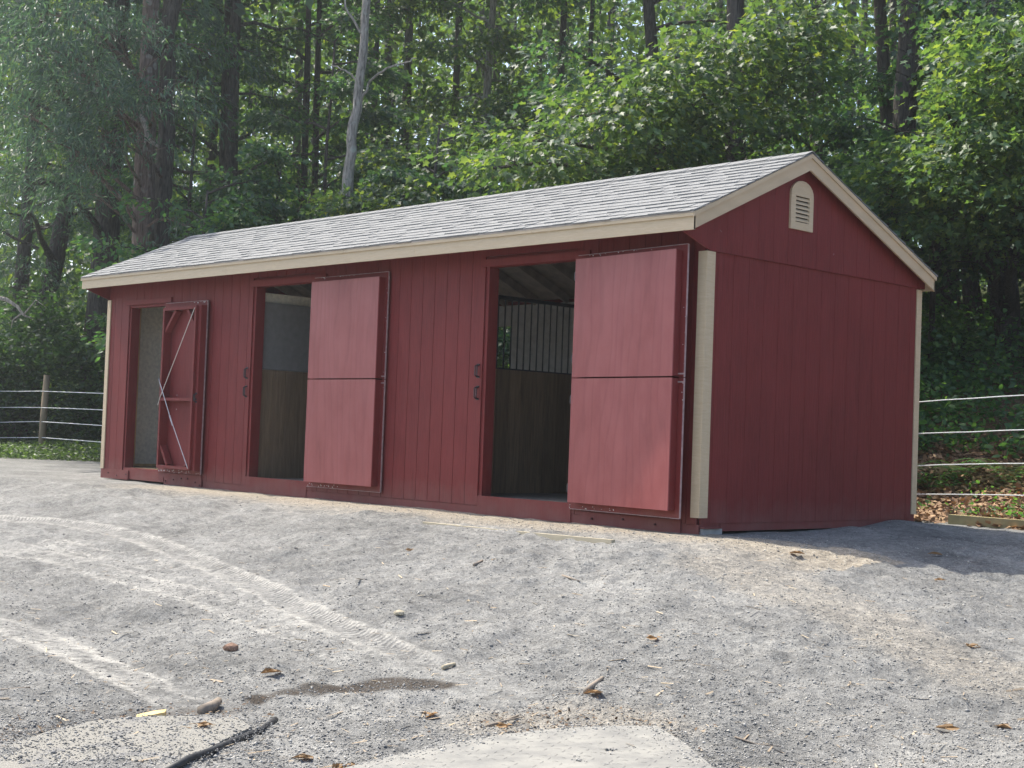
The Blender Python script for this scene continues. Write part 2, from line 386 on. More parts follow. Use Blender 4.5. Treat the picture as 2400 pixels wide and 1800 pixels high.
# ------------------------------------------------------------------ ground
def build_ground():
    xs = np.unique(np.concatenate([np.linspace(-140, -40, 10), np.linspace(-40, -6, 40), np.linspace(-6, 3, 70), np.arange(3, 9, .06), np.arange(9, 18.2, .03), np.linspace(18.2, 30, 30), np.linspace(30, 140, 12)]))
    ys = np.unique(np.concatenate([np.linspace(-110, -30, 10), np.linspace(-30, -9, 30), np.arange(-9, 1, .032), np.arange(1, 6, .09), np.linspace(6, 40, 70), np.linspace(40, 140, 12)]))
    X, Y = np.meshgrid(xs, ys); sh = X.shape; X = X.ravel(); Y = Y.ravel()
    Z = full_h(X, Y)
    nx, ny = len(xs), len(ys)
    i = np.arange(nx-1); j = np.arange(ny-1); I, J = np.meshgrid(i, j); q = (J*nx+I).ravel()
    F = np.stack([q, q+1, q+nx+1, q+nx], 1)
    o = np_mesh('ground', np.stack([X, Y, Z], 1), F.ravel(), np.full(len(F), 4), np.zeros(len(F)), M_GROUND)
    me = o.data; me.polygons.foreach_set('use_smooth', [True]*len(me.polygons))
    trk = np.zeros(len(X)); dirt = np.zeros(len(X))
    for P, w, k in ((TR1, .11, .66), (TR2, .15, .66), (TR3, .13, .84), (TR4, .15, .36), (TR5, .16, .50), (TR6, .13, .58), (TR7, .12, .42)):
        d, al, sg = dist_poly(X, Y, P); d = d+.05*vnoise(X, Y, .3, 33)+.05*vnoise(X, Y, .1, 34); trk = np.maximum(trk, (1-.8*sst((al-al.max()+.9)/.9))*k*(.75+.7*vnoise(X, Y, .7, 35))*(.55*(1-sst((d-w*.75)/(w*.5)))+.75*np.exp(-((d-w*.95)/.04)**2)))
    d, al, sg = dist_poly(X, Y, TR1); trk = np.maximum(trk, .9*np.exp(-((d-.120)/.022)**2)); tal, tsg = al, sg; fade = (1-sst((al-(al.max()-1.8))/1.8))*np.clip(.9+.8*vnoise(X, Y, .5, 22), .45, 1); tm = (1-sst((d-.10)/.03))*fade; trk = trk*np.where(d < .3, .25+.75*fade, 1)
    for P, w, k in ((DIRT, .085, .92), (MUDL, .12, .62)):
        d, al, sg = dist_poly(X, Y, P); d = d+.16*vnoise(X, Y, .22, 31)+.12*vnoise(X, Y, .09, 32); dirt = np.maximum(dirt, k*(1-sst((d-w*.5)/(w*1.1))))
    sand = np.clip(.95*(1-sst((-Y-.35)/1.5))*(X < 13)*(Y < .2)*sst((X-1)/2), 0, 1)
    sand = np.maximum(sand, .14*(1-sst((np.hypot((X-13.6)/1.8, (Y+2.0)/1.0))-.4)))
    d, al, sg = dist_poly(X, Y, STRAW); sand = np.maximum(sand, .55*(1-sst((d-.1)/.5)))
    d, al, sg = dist_poly(X, Y, TR4); sand = np.maximum(sand, .45*(1-sst((d-.2)/.5)))
    mul = sst((Y-4.1-.25*vnoise(X, Y, .8, 9))/.25)*sst((X-6)/2)
    gra = np.maximum(sst((Y-3.5)/.8)*(1-sst((X-6)/2)), sst((-X-14+vnoise(X, Y, 1., 8))/1.))
    gra = np.maximum(gra, sst((-(X+9.5)+.72*(Y-3.2)*1.0)/1.)*(X < -2)*(Y > 1.2))
    for nm, a in (('track', trk), ('dirt', dirt), ('sand', sand), ('mulch', mul), ('grass', gra), ('tin', tm)):
        at = me.attributes.new(nm, 'FLOAT', 'POINT'); at.data.foreach_set('value', np.clip(a, 0, 1.5).astype(np.float32))
    for nm, a in (('tal', tal), ('tsg', np.abs(tsg))):
        at = me.attributes.new(nm, 'FLOAT', 'POINT'); at.data.foreach_set('value', a.astype(np.float32))
    tag(o, 'grey crushed gravel yard with tyre tracks, rising to a wooded bank', 'ground', kind='structure')
build_ground()

OCT = np.array([(1, 0, 0), (-1, 0, 0), (0, 1, 0), (0, -1, 0), (0, 0, 1), (0, 0, -1)], float)
OCF = np.array([(0, 2, 4), (2, 1, 4), (1, 3, 4), (3, 0, 4), (2, 0, 5), (1, 2, 5), (3, 1, 5), (0, 3, 5)])
def stones(n, name):
    # denser where they show: sample uniformly over the visible part of the yard
    px = rng.uniform(-60, 2460, n*2); py = 1225+(1800-1225)*rng.uniform(0, 1.03, n*2)**.8
    z = -.45; D = FW[None]+((px-1200)/FPX)[:, None]*RT-((py-900)/FPX)[:, None]*UP
    t = (z-CAM[2])/D[:, 2]; P = CAM+t[:, None]*D
    P[:, 0] += rng.normal(0, .25, len(P)); P[:, 1] += rng.normal(0, .25, len(P))
    ok = (P[:, 1] < -.1) | (P[:, 0] > 11.2); ok &= P[:, 1] < 4.0
    for Q, w in ((TR1, .2), (TR3, .2)):
        d, _, _ = dist_poly(P[:, 0], P[:, 1], Q); ok &= (d > w) | (rng.random(len(P)) < .2)
    P = P[ok][:n]; m = len(P)
    s = rng.lognormal(math.log(.0038), .36, m); s = np.clip(s, .002, .011)
    zz = full_h(P[:, 0], P[:, 1])
    V = OCT[None]*(1+.35*rng.normal(size=(m, 6, 1))).clip(.5, 1.6)*s[:, None, None]*np.array([1.25, 1.0, .7])
    a = rng.uniform(0, 6.28, m); ca, sa = np.cos(a), np.sin(a)
    x = V[..., 0]*ca[:, None]-V[..., 1]*sa[:, None]; y = V[..., 0]*sa[:, None]+V[..., 1]*ca[:, None]
    V = np.stack([x+P[:, 0:1], y+P[:, 1:2], V[..., 2]+(zz+s*.35)[:, None]], -1).reshape(-1, 3)
    F = (OCF[None]+6*np.arange(m)[:, None, None]).reshape(-1)
    o = np_mesh(name, V, F, np.full(m*8, 3), np.repeat(rng.random(m), 8), M_STONE)
    tag(o, 'loose grey gravel stones scattered over the yard', 'gravel', kind='stuff')
stones(90000, 'gravel_stones')

# ------------------------------------------------------------------ barn
D_, L_, H_ = 3.657, 10.988, 2.44
OV, ZET, ZEB, ZR, GO, YR, OB, ZBT = .3847, 2.7412, 2.5704, 3.5328, .1473, 1.3706, .0746, 2.5746
barn = empty('horse_barn', (0, 0, -.12)); barn_off = -.12
tag(barn, 'long red wooden horse barn with tan trim and grey shingle roof', 'barn')
PARTS = []
def bp(mb, name, mat, parent=None, label=None, smooth=False):
    o = mb.build(name, mat, parent or barn, smooth)
    if parent is None: o.location = (0, 0, .12)
    if label: o['label'] = label
    return o
def bpe(mb, name, mat):
    out = mb.each(name, mat, barn)
    for o in out: o.location = (0, 0, .12)
    return out
ST = .016
def siding(mb, x0, x1, z0, z1, y=0., grooves=None, fn=None, gw=.0032):
    """vertical boards with open grooves in front of a backing sheet"""
    gs = [g for g in grooves if x0+.02 < g < x1-.02]
    e = [x0]+gs+[x1]
    for a, b in zip(e[:-1], e[1:]):
        fn(mb, a+(gw if a != x0 else 0), b-(gw if b != x1 else 0), z0, z1, random.random())
def fr(mb, a, b, z0, z1, r): mb.box(a, b, -ST, 0, z0, z1, r)
GF = sorted([8.03-.2015*k for k in range(1, 42)]+[9.45+.2*k for k in range(9)])
mb = MB()
def front_seg(x0, x1, z0, z1): siding(mb, x0, x1, z0, z1, 0, GF, fr)
ZT = 2.46
front_seg(0.0, .575, 0.0, 2.85); front_seg(.575, 1.60, 2.40, 2.85); front_seg(1.60, 3.69, -.06, 2.85)
front_seg(5.0, 8.03, -.06, 2.85); front_seg(9.36, 10.97, -.06, 2.85); front_seg(3.69, 5.0, 2.562, 2.85); front_seg(8.03, 9.36, 2.562, 2.85)
mb.box(0, .57, .001, .016, -.1, 2.85); mb.box(1.62, 3.72, .001, .016, -.1, 2.85); mb.box(5., 8.05, .001, .016, -.1, 2.85); mb.box(9.34, 10.97, .001, .016, -.1, 2.85)
bp(mb, 'front_wall', M_RED)
# gable end (lower) and overhanging upper panel
GG = [.374-.2345+.2375*k for k in range(16)]
mb = MB()
def ge(mb, a, b, z0, z1, r): mb.box(L_-.0005, L_+ST, a, b, z0, z1, r)
siding(mb, .01, D_-.01, -.05, 2.46, 0, GG, ge, .0018); mb.box(L_-.016, L_+.008, .02, D_-.02, -.1, 2.5)
bp(mb, 'gable_wall', M_RED)
def roof_z(y):
    if y <= YR: return ZET+(y+OV)*(ZR-ZET)/(YR+OV)
    return ZR-(y-YR)*(ZR-ZBT)/(D_+OB-YR)
def upper_gable(x0, x1):
    mb = MB(); e = sorted([-OV+.005]+[g+.1 for g in GG if -.3 < g+.1 < D_+.05]+[YR]+[D_+OB-.01])
    zb = lambda y: 2.435 if 0 <= y <= D_ else (2.435+(-y)*(ZEB-.01-2.435)/OV if y < 0 else 2.435)
    ys = sorted(set(e+[0.0]))
    for a, b in zip(ys[:-1], ys[1:]):
        ga = .0018 if any(abs(a-g-.1) < 1e-6 for g in GG) else 0; gb = .0018 if any(abs(b-g-.1) < 1e-6 for g in GG) else 0
        a2, b2 = a+ga, b-gb
        mb.prism([(x0, a2, zb(a2)), (x0, b2, zb(b2)), (x0, b2, roof_z(b2)-.03), (x0, a2, roof_z(a2)-.03)], (x1-x0, 0, 0))
    return mb
mb = upper_gable(L_+.018, L_+.036); mb.prism([(L_+.010, 0, 2.475), (L_+.010, D_, 2.475), (L_+.010, D_, roof_z(D_)-.045), (L_+.010, YR, ZR-.045), (L_+.010, 0, roof_z(0)-.045)], (.018, 0, 0))
up = bp(mb, 'upper_gable_panel', M_RED)
# two scuffs of pale primer on the panel
mb = MB()
for y, z in ((.14, 2.63), (1.96, 2.62)):
    x = L_+.0365
    for k in range(3):
        a = random.uniform(.2, 2.9); l = random.uniform(.008, .02); w = .0035
        dy, dz = l*math.cos(a), l*math.sin(a)
        mb.prism([(x, y-dy-w, z-dz), (x, y+dy, z+dz-w), (x, y+dy+w, z+dz), (x, y-dy, z-dz+w)], (.001, 0, 0))
mb.build('paint_scuff', M_PRIMER, up)['kind'] = 'stuff'
bp(upper_gable(-.036, -.018), 'upper_gable_panel', M_RED)
mb = MB(); mb.box(-ST, 0, .01, D_-.01, -.05, 2.5); bp(mb, 'far_gable_wall', M_RED)
# rear wall with the stall window left open
mb = MB()
for a, b, c, d in ((0, 3.95, -.1, 2.55), (4.66, L_-.02, -.1, 2.55), (3.95, 4.66, -.1, 1.6), (3.95, 4.66, 2.21, 2.55)): mb.box(a, b, D_-.02, D_, c, d)
bp(mb, 'rear_wall', M_RED)
mb = MB()
for a, b, c, d in ((0.1, 3.95, 0, 2.5), (4.66, L_-.05, 0, 2.5), (3.95, 4.66, 0, 1.6), (3.95, 4.66, 2.21, 2.5)): mb.box(a, b, D_-.05, D_-.022, c, d)
bp(mb, 'rear_lining', M_PANEL)
# sills, blocks and splice plates
mb = MB(); mb.box(.0, L_+.01, -.001, .10, -.128, -.063)
mb.box(.0, 1.70, -.0135, -.002, -.122, .0); mb.box(3.70, 5.0, -.022, -.002, -.150, .048); mb.box(8.04, 9.40, -.022, -.002, -.150, .044)
mb.box(.60, 1.60, -.010, .10, .0, .035); mb.box(3.72, 4.99, .0, .10, -.06, .040); mb.box(8.06, 9.34, .0, .10, -.06, .036)
mb.box(2.70, 3.70, -.012, -.002, -.15, -.065); mb.box(5.0, 8.04, -.014, -.002, -.16, -.066); mb.box(9.40, L_+.012, -.014, -.002, -.165, -.066)
mb.box(L_+.001, L_+.012, .30, D_, -.125, -.055)
bpe(mb, 'sill_beam', M_TRIMRED)
mb = MB(); mb.box(.0, .775, -.034, -.0145, -.135, -.004); mb.box(1.75, 2.69, -.034, -.0145, -.165, .008); mb.box(9.52, 10.80, -.030, -.0155, -.155, -.03)
pl = bpe(mb, 'splice_plate', M_TRIMRED)
M_BOLT = mat_plain('painted_bolt', (.05, .012, .014), .5)
for x, z in ((.22, -.055), (.47, -.085), (.73, -.06), (1.80, -.10), (2.0, -.075), (2.2, -.05), (2.36, -.045), (2.55, -.085), (2.66, -.12), (9.7, -.09), (10.1, -.07), (10.5, -.09)):
    mb = MB(); mb.tube([(x, -.0305, z), (x, -.042, z)], .011, 6); mb.build('bolt', M_BOLT, pl[0 if x < 1 else 1 if x < 5 else 2])
# corner posts
def post(x0, x1, y0, y1, z0=-.005, z1=2.43):
    mb = MB(); mb.box(x0, x1, y0, y1, z0, z1); return mb
mb = MB(); mb.box(L_-.075, L_+ST+.012, -ST-.016, -ST-.001, 0, 2.43); mb.box(L_+ST+.001, L_+ST+.0125, -ST-.0005, .088, .0, 2.43)
bp(mb, 'corner_trim', M_TAN)
mb = MB(); mb.box(-.028, .062, -ST-.016, -ST-.001, .0, 2.43); mb.box(-.028, -ST-.001, -ST-.0005, .075, 0, 2.43); bp(mb, 'corner_trim', M_TAN)
mb = MB(); mb.box(L_+ST+.001, L_+ST+.0135, D_-.085, D_+.012, 0, 2.42); mb.box(L_-.07, L_+ST+.0005, D_+.001, D_+.013, 0, 2.42); bp(mb, 'corner_trim', M_TAN)
# eave fascia, drip strip, rake boards
mb = MB()
for a, b in ((-GO, 3.62), (3.6225, 7.29), (7.2925, L_+GO)): mb.box(a, b, -OV-.001, -OV+.02, ZEB, ZET-.012)
fa = bp(mb, 'eave_fascia', M_TAN)
mb = MB()
for a, b in ((-GO-.004, .62), (.624, 2.9), (2.904, 6.05), (6.054, 9.1), (9.104, L_+GO+.004)): mb.box(a, b, -OV-.018, -OV-.002, ZET-.052, ZET-.010)
mb.build('drip_strip', M_TAN, fa)
mb = MB(); mb.box(-GO, L_+GO, D_+OB-.02, D_+OB, ZBT-.16, ZBT-.012); bp(mb, 'rear_fascia', M_TAN)
def rake(xo, sgn):
    mb = MB(); m2 = MB()
    def board(ya, yb, w, dz, x0, x1, m):
        za, zb = roof_z(ya), roof_z(yb)
        m.prism([(x0, ya, za-dz-w), (x0, yb, zb-dz-w), (x0, yb, zb-dz), (x0, ya, za-dz)], (x1-x0, 0, 0))
    a, b = (xo-.02, xo) if sgn > 0 else (xo, xo+.02)
    board(-OV+.021, YR, .155, .012, a, b, mb); board(YR+.0005, D_+OB-.001, .155, .012, a, b, mb)
    mb.box(a, b, -OV+.0008, -OV+.0205, ZEB+.003, ZET-.013)
    c, d = (xo+.001, xo+.016) if sgn > 0 else (xo-.016, xo-.001)
    board(-OV-.018, YR, .042, .008, c, d, m2); board(YR+.0005, D_+OB+.004, .042, .008, c, d, m2)
    o = bp(mb, 'rake_board', M_RAKE); m2.build('rake_strip', M_RAKE, o)
rake(L_+GO, 1); rake(-GO, -1)
# soffits
mb = MB()
mb.prism([(-.017, .02, roof_z(.02)-.05), (-.017, -OV+.021, roof_z(-OV)-.045), (-.017, -OV+.021, roof_z(-OV)-.033), (-.017, .02, roof_z(.02)-.038)], (L_+.034, 0, 0))
for x0, x1 in ((L_+.037, L_+GO-.021), (-GO+.021, -.037)):
    mb.prism([(x0, -OV+.02, roof_z(-OV)-.05), (x0, YR, ZR-.05), (x0, YR, ZR-.035), (x0, -OV+.02, roof_z(-OV)-.035)], (x1-x0, 0, 0))
    mb.prism([(x0, YR, ZR-.05), (x0, D_+OB-.02, ZBT-.05), (x0, D_+OB-.02, ZBT-.035), (x0, YR, ZR-.035)], (x1-x0, 0, 0))
bpe(mb, 'soffit', M_RED)
mb = MB(); mb.box(8.0, 9.55, -ST-.022, -ST-.001, 2.452, 2.53); mb.box(3.66, 5.25, -ST-.022, -ST-.001, 2.452, 2.53); mb.box(.5, 1.74, -ST-.022, -ST-.001, 2.335, 2.403)
mb.box(3.69, 5.0, -.002, .1, 2.451, 2.56); mb.box(8.03, 9.36, -.002, .1, 2.451, 2.56); mb.box(.56, 1.62, -.002, .1, 2.30, 2.396)
bpe(mb, 'door_header', M_TRIMRED)
# jambs
mb = MB()
for a, b, z in ((8.045, 8.08, 2.45), (3.705, 3.74, 2.45), (.585, .62, 2.298), (1.60, 1.63, 2.298), (4.985, 5.02, 2.45), (9.335, 9.37, 2.45)): mb.box(a, b, -.0008, .135, .037, z)
bpe(mb, 'door_jamb', M_TRIMRED)
# roof deck + shingles
nx_, nz_ = 0, 0
roof = MB()
def slope_fr(t, side):   # point on roof plane at fraction t from eave to ridge
    if side == 0: return np.array([0, -OV-.02+t*(YR+OV+.02), ZET-.009+t*(ZR-ZET+.009)])
    return np.array([0, D_+OB+.02+t*(YR-D_-OB-.02), ZBT-.009+t*(ZR-ZBT+.009)])
for side in (0, 1):
    a, b = slope_fr(0, side), slope_fr(1, side)
    roof.prism([(-GO-.005, *(a-[0, 0, .014])[1:]), (-GO-.005, *(b-[0, 0, .014])[1:]), (-GO-.005, *b[1:]), (-GO-.005, *a[1:])], (L_+2*GO+.01, 0, 0), .5)
roof_o = bp(roof, 'roof', M_RAFT)
sh = MB()
for side in (0, 1):
    a, b = slope_fr(0, side), slope_fr(1, side); dvec = (b-a)/np.linalg.norm(b-a); Ls = np.linalg.norm(b-a)
    nrm = np.array([0, -dvec[2], dvec[1]]) if side == 0 else np.array([0, dvec[2], -dvec[1]])
    nc = 14; ex = Ls/nc
    for k in range(nc):
        o0 = a+dvec*(k*ex-.012 if k else -.006); ln = ex*1.25 if k < nc-1 else ex
        x = -GO-.018+random.uniform(-.2, 0)
        while x < L_+GO+.018:
            w = random.uniform(.10, .28); x1 = min(x+w-.003, L_+GO+.018); x0 = max(x, -GO-.018)
            if x1-x0 > .01:
                th = random.choice((.003, .004, .008, .0095)); jit = random.uniform(-.007, .007)
                o = o0+dvec*jit; o = np.array([x0, o[1], o[2]])+nrm*.001
                sh.prism([o, o+dvec*ln, o+dvec*ln+nrm*.002, o+nrm*(th+.007)], (x1-x0, 0, 0), random.random()**1.6)
            x += w
# ridge caps
for k in range(44):
    x = -GO-.015+k*.258; 
    for side in (0, 1):
        a, b = slope_fr(0, side), slope_fr(1, side); dvec = (a-b)/np.linalg.norm(a-b)
        nrm = np.array([0, dvec[2], -dvec[1]]) if side == 0 else np.array([0, -dvec[2], dvec[1]])
        p = np.array([x, b[1], b[2]])+np.array([0, 0, .018])
        sh.obox(p, (min(.262, L_+GO+.015-x), 0, .004), dvec*.13, -nrm*.006 if nrm[2] > 0 else nrm*.006)
sh.build('shingle_roofing', M_SHING, roof_o)
# rafters
mb = MB()
for k in range(18):
    x = .3+k*.6
    for side in (0, 1):
        a, b = slope_fr(0.05, side), slope_fr(1, side)
        mb.prism([(x, a[1], a[2]-.02), (x, b[1], b[2]-.02), (x, b[1], b[2]-.14), (x, a[1], a[2]-.14)], (.04, 0, 0))
mb.each('rafter', M_RAFT, roof_o)
# gable vent
vx = L_+.037
def arch(y0, y1, z0, zs, n=10):
    r = (y1-y0)/2; yc = (y0+y1)/2; h = 3.268-zs
    return [(y0, z0), (y1, z0)]+[(yc+r*math.cos(math.pi*k/n), zs+h*math.sin(math.pi*k/n)) for k in range(n+1)]
mb = MB(); A = arch(1.186, 1.557, 2.787, 3.13); I = [(1.264, 2.86), (1.489, 2.86), (1.489, 3.115), (1.264, 3.115)]
mb.prism([(vx, 1.186, 2.787), (vx, 1.557, 2.787), (vx, 1.557, 2.86), (vx, 1.186, 2.86)], (.022, 0, 0))
mb.prism([(vx, 1.186, 2.86), (vx, 1.264, 2.86), (vx, 1.264, 3.115), (vx, 1.186, 3.115)], (.022, 0, 0))
mb.prism([(vx, 1.489, 2.86), (vx, 1.557, 2.86), (vx, 1.557, 3.115), (vx, 1.489, 3.115)], (.022, 0, 0))
n_ = 12; top = [(vx, 1.557, 3.115)]+[(vx, 1.3715+.1855*math.cos(math.pi*k/n_), 3.13+.138*math.sin(math.pi*k/n_)) for k in range(n_+1)]+[(vx, 1.186, 3.115)]
mb.prism(top[::-1], (.022, 0, 0))
vent = bp(mb, 'gable_vent', M_TAN)
mb = MB(); mb.box(vx+.0005, vx+.003, 1.264, 1.489, 2.86, 3.115); mb.build('vent_dark_sheet', M_DARK, vent)  # near-black sheet standing in for shade behind the slats
mb = MB()
for k in range(6):
    z = 2.868+k*.041; mb.prism([(vx+.0035, 1.2645, z+.022), (vx+.021, 1.2645, z), (vx+.021, 1.2645, z+.014), (vx+.0035, 1.2645, z+.034)], (0, .224, 0))
mb.each('vent_slat', M_TAN, vent)
# latch keepers on the siding
def keeper(x, z):
    mb = MB(); y = -ST
    mb.box(x-.022, x+.022, y-.006, y-.0005, z-.075, z-.055); mb.box(x-.022, x+.022, y-.006, y-.0005, z+.055, z+.075)
    mb.tube([(x-.012, y-.006, z-.062), (x-.014, y-.035, z-.05), (x-.014, y-.035, z+.05), (x-.012, y-.006, z+.062)], .007, 6)
    mb.tube([(x+.013, y-.006, z-.062), (x+.015, y-.035, z-.05), (x+.015, y-.035, z+.05), (x+.013, y-.006, z+.062)], .007, 6)
    bp(mb, 'latch_bracket', M_IRON)
for x in (7.975, 3.625):
    for z in (1.355, 1.122): keeper(x, z)
# foundation block and strap at the front corner
mb = MB(); mb.box(L_-.02, L_+.035, .012, .30, -.21, -.10); bp(mb, 'foundation_block', M_CONC)
mb = MB(); mb.box(L_+.0125, L_+.065, .0, .27, -.095, -.082); bp(mb, 'runner_strap', M_TRIMRED)
mb = MB(); mb.box(L_-.02, L_+.09, D_-.16, D_+.02, -.115, -.09); bp(mb, 'runner_strap', M_TRIMRED)

# doors -------------------------------------------------------------
def door_frame(hx, th, hy=-.03):
    e = np.array([math.cos(th), -math.sin(th), 0]); n = np.array([-math.sin(th), -math.cos(th), 0]); o = np.array([hx, hy, 0])
    return lambda u, t, z: o+u*e+t*n+np.array([0, 0, z]), e, n
def dbox(mb, P, e, n, u0, u1, t0, t1, z0, z1): mb.obox(P(u0, t0, z0), e*(u1-u0), n*(t1-t0), (0, 0, z1-z0))
def dutch(hx, th, u0, u1, w, zt, zb, z1, z0, T=.104):
    P, e, n = door_frame(hx, th)
    for nm, a, b, fa_, fb_ in (('upper_door', 1.270, zt, 1.276, z1), ('lower_door', zb, 1.262, z0, 1.262)):
        mb = MB(); dbox(mb, P, e, n, 0.0, w-.0005, .0, .013, a+.0005, b-.0005); d = bp(mb, nm, M_TRIMRED)
        mb = MB(); ep = .004          # bare edge of the siding sheet
        dbox(mb, P, e, n, w, w+.007, -.001, .015, a, b)
        if nm == 'upper_door': dbox(mb, P, e, n, .02, w, -.001, .015, b, b+.006)
        else: dbox(mb, P, e, n, .02, w, -.001, .015, a-.006, a)
        mb.build('bare_edge', M_PRIMER, d)
        mb = MB()
        for c in ((u0+.004, u0+.042), (u1-.042, u1-.004)): dbox(mb, P, e, n, c[0], c[1], .0135, T-.014, fa_+.004, fb_-.004)
        for c in ((fa_+.004, fa_+.042), (fb_-.042, fb_-.004)): dbox(mb, P, e, n, u0+.0425, u1-.0425, .0135, T-.0145, c[0], c[1])
        mb.build('door_frame', M_TRIMRED, d)
        mb = MB(); dbox(mb, P, e, n, u0, u1, T-.013, T, fa_, fb_); mb.build('plywood_panel', M_PLY, d)
        mb = MB()                      # flaking paint along the free edge and foot
        for k in range(16):
            if nm == 'lower_door' and random.random() < .75:
                u = random.uniform(.0, w*.45); z = a+random.uniform(.002, .035)
            elif nm == 'upper_door' and random.random() < .5: u = random.uniform(.1, w*.7); z = b-random.uniform(.003, .02)
            else: u = w-random.uniform(.004, .03); z = random.uniform(a, b)
            l = random.uniform(.004, .016); h = random.uniform(.003, .010)
            dbox(mb, P, e, n, u, u+l, .0132, .0142, z, z+h)
        mb.build('paint_flake', M_FLAKE, d)['kind'] = 'stuff'
        mb = MB(); z = 1.30 if nm == 'upper_door' else 1.225
        dbox(mb, P, e, n, w-.09, w+.016, .0155, .022, z-.006, z+.008); mb.build('latch_bolt', M_PRIMER, d)
        mb = MB()
        for z in ((a+.2, b-.2)): dbox(mb, P, e, n, -.03, .02, .0135, .02, z-.04, z+.04)
        mb.each('hinge', M_IRON, d)
dutch(9.39, .0869, .085, 1.458, 1.52, 2.48, -.008, 2.433, .058)
dutch(5.013, .0079, .095, 1.392, 1.44, 2.487, -.008, 2.427, .052, .11)
def small_door():
    P, e, n = door_frame(1.60, .0211); u0, u1, w, zt, zb, z1, z0 = .168, 1.032, 1.108, 2.315, .018, 2.243, .078
    mb = MB(); dbox(mb, P, e, n, 0, w-.0005, 0, .013, zb, zt); d = bp(mb, 'tack_room_door', M_RED)
    mb = MB(); dbox(mb, P, e, n, w, w+.007, -.001, .015, zb, zt); dbox(mb, P, e, n, .02, w, -.001, .015, zt, zt+.006); mb.build('bare_edge', M_PRIMER, d)
    mb = MB()
    for c in ((u0, u0+.04), (u1-.04, u1)): dbox(mb, P, e, n, c[0], c[1], .0135, .135, z0, z1)
    for c in ((z0, z0+.04), (z1-.04, z1), (.985, 1.025)): dbox(mb, P, e, n, u0+.0405, u1-.0405, .0135, .1345, c[0], c[1])
    mb.build('inner_frame', M_TRIMRED, d)
    mb = MB(); dbox(mb, P, e, n, u1+.001, u1+.066, .0135, .095, z0-.01, z1+.01); mb.build('edge_stile', M_TRIMRED, d)
    mb = MB()
    for (ua, za, ub, zb2) in ((u0+.042, z1-.32, u0+.30, z1-.042), (u1-.042, z1-.28, u1-.26, z1-.042), (u0+.042, z0+.30, u0+.24, z0+.042), (u1-.042, z0+.16, u1-.18, z0+.042)):
        a, b = P(ua, .03, za), P(ub, .03, zb2); dv = (b-a); q = np.cross(dv/np.linalg.norm(dv), n); q = q*.042
        mb.obox(a-q/2, dv, q, n*.085)
    mb.each('corner_brace', M_TRIMRED, d)
    mb = MB(); mb.tube([P(u1-.03, .139, z1-.03), P(u0+.02, .142, 1.005), P(u0-.02, .142, .92)], .0055, 6); mb.build('tie_rod', M_STEEL, d)
    mb = MB(); mb.tube([P(u0-.015, .150, 1.285), P(u0+.36, .15, .74), P(u1-.02, .143, .1)], .0065, 6); mb.tube([P(u0+.33, .15, .783), P(u0+.42, .15, .655)], .011, 6); mb.build('tie_rod', M_STEEL, d)
    mb = MB(); c = P(u1+.033, .0955, 1.03); a = e*.022
    for s in (-1, 1): mb.obox(c-a+np.array([0, 0, s*.055-.012]), a*2, n*.006, (0, 0, .024))
    for s in (-1, 1): mb.tube([c+a*s*.7+np.array([0, 0, -.05]), c+a*s*.7+n*.03+np.array([0, 0, -.04]), c+a*s*.7+n*.03+np.array([0, 0, .04]), c+a*s*.7+np.array([0, 0, .05])], .006, 6)
    mb.obox(c-a*.6+np.array([0, 0, -.03]), a*1.2, n*.02, (0, 0, .02)); mb.build('door_latch', M_IRON, d)
    mb = MB()
    for k in range(46):
        if random.random() < .6: u = random.uniform(.0, w*.95); z = zb+random.uniform(.0, .03)
        else: u = w-random.uniform(0, .35)**1.0; z = zt-random.uniform(.005, .03)
        dbox(mb, P, e, n, u, u+random.uniform(.005, .02), .0132, .0142, z, z+random.uniform(.003, .014))
    for z in (1.06, .87): dbox(mb, P, e, n, .42, .43, .0132, .0145, z, z+.01)
    mb.build('paint_flake', M_FLAKE, d)['kind'] = 'stuff'
small_door()
# interior
mb = MB(); mb.box(.05, L_-.05, .10, D_-.05, -.02, .03); bp(mb, 'stall_floor', M_FLOOR)
mb = MB(); mb.box(.60, 1.60, .1005, .6, .0305, .036); bp(mb, 'bounce_board', M_STUD)  # pale board added inside the door to bounce light onto the lining
def boards_x(mb, x0, x1, y0, y1, z0, z1, w=.19):
    y = y0
    while y < y1-.01:
        y2 = min(y+w*random.uniform(.85, 1.1), y1); mb.box(x0, x1, y, y2-.004, z0, z1); y = y2
mb = MB(); boards_x(mb, 7.33, 7.37, .14, D_-.06, .03, 1.43); p = bp(mb, 'stall_partition', M_INWOOD)
mb = MB()
for y in np.arange(.2, D_-.1, .105): mb.tube([(7.35, y, 1.44), (7.35, y, 2.245)], .009, 6)
mb.box(7.33, 7.37, .14, D_-.06, 2.225, 2.265); mb.box(7.325, 7.372, .14, D_-.06, 1.43, 1.445); mb.build('stall_grille', M_IRON, p)
mb = MB(); boards_x(mb, 3.66, 3.70, .14, D_-.06, .03, 1.41); p = bp(mb, 'stall_partition', M_INWOOD)
mb = MB(); mb.box(3.66, 3.695, .14, D_-.06, 1.415, 2.275); mb.build('upper_panel', mat_plain('grey_board', (.21, .21, .205), .8, .1, 14), p)
mb = MB(); mb.box(.06, .10, .14, D_-.06, .03, 2.45); mb.box(3.60, 3.64, .14, D_-.06, .03, 2.4); lin = bpe(mb, 'tack_room_lining', mat_plain('pale_osb', (.88, .83, .69), .85, .14, 22))
mb = MB(); mb.box(.101, .14, .385, .425, .04, 2.40); mb.box(.101, .14, .15, .20, .04, 2.40); mb.box(.101, .135, .43, .8, .036, .075); mb.each('wall_stud', M_STUD, lin[0])
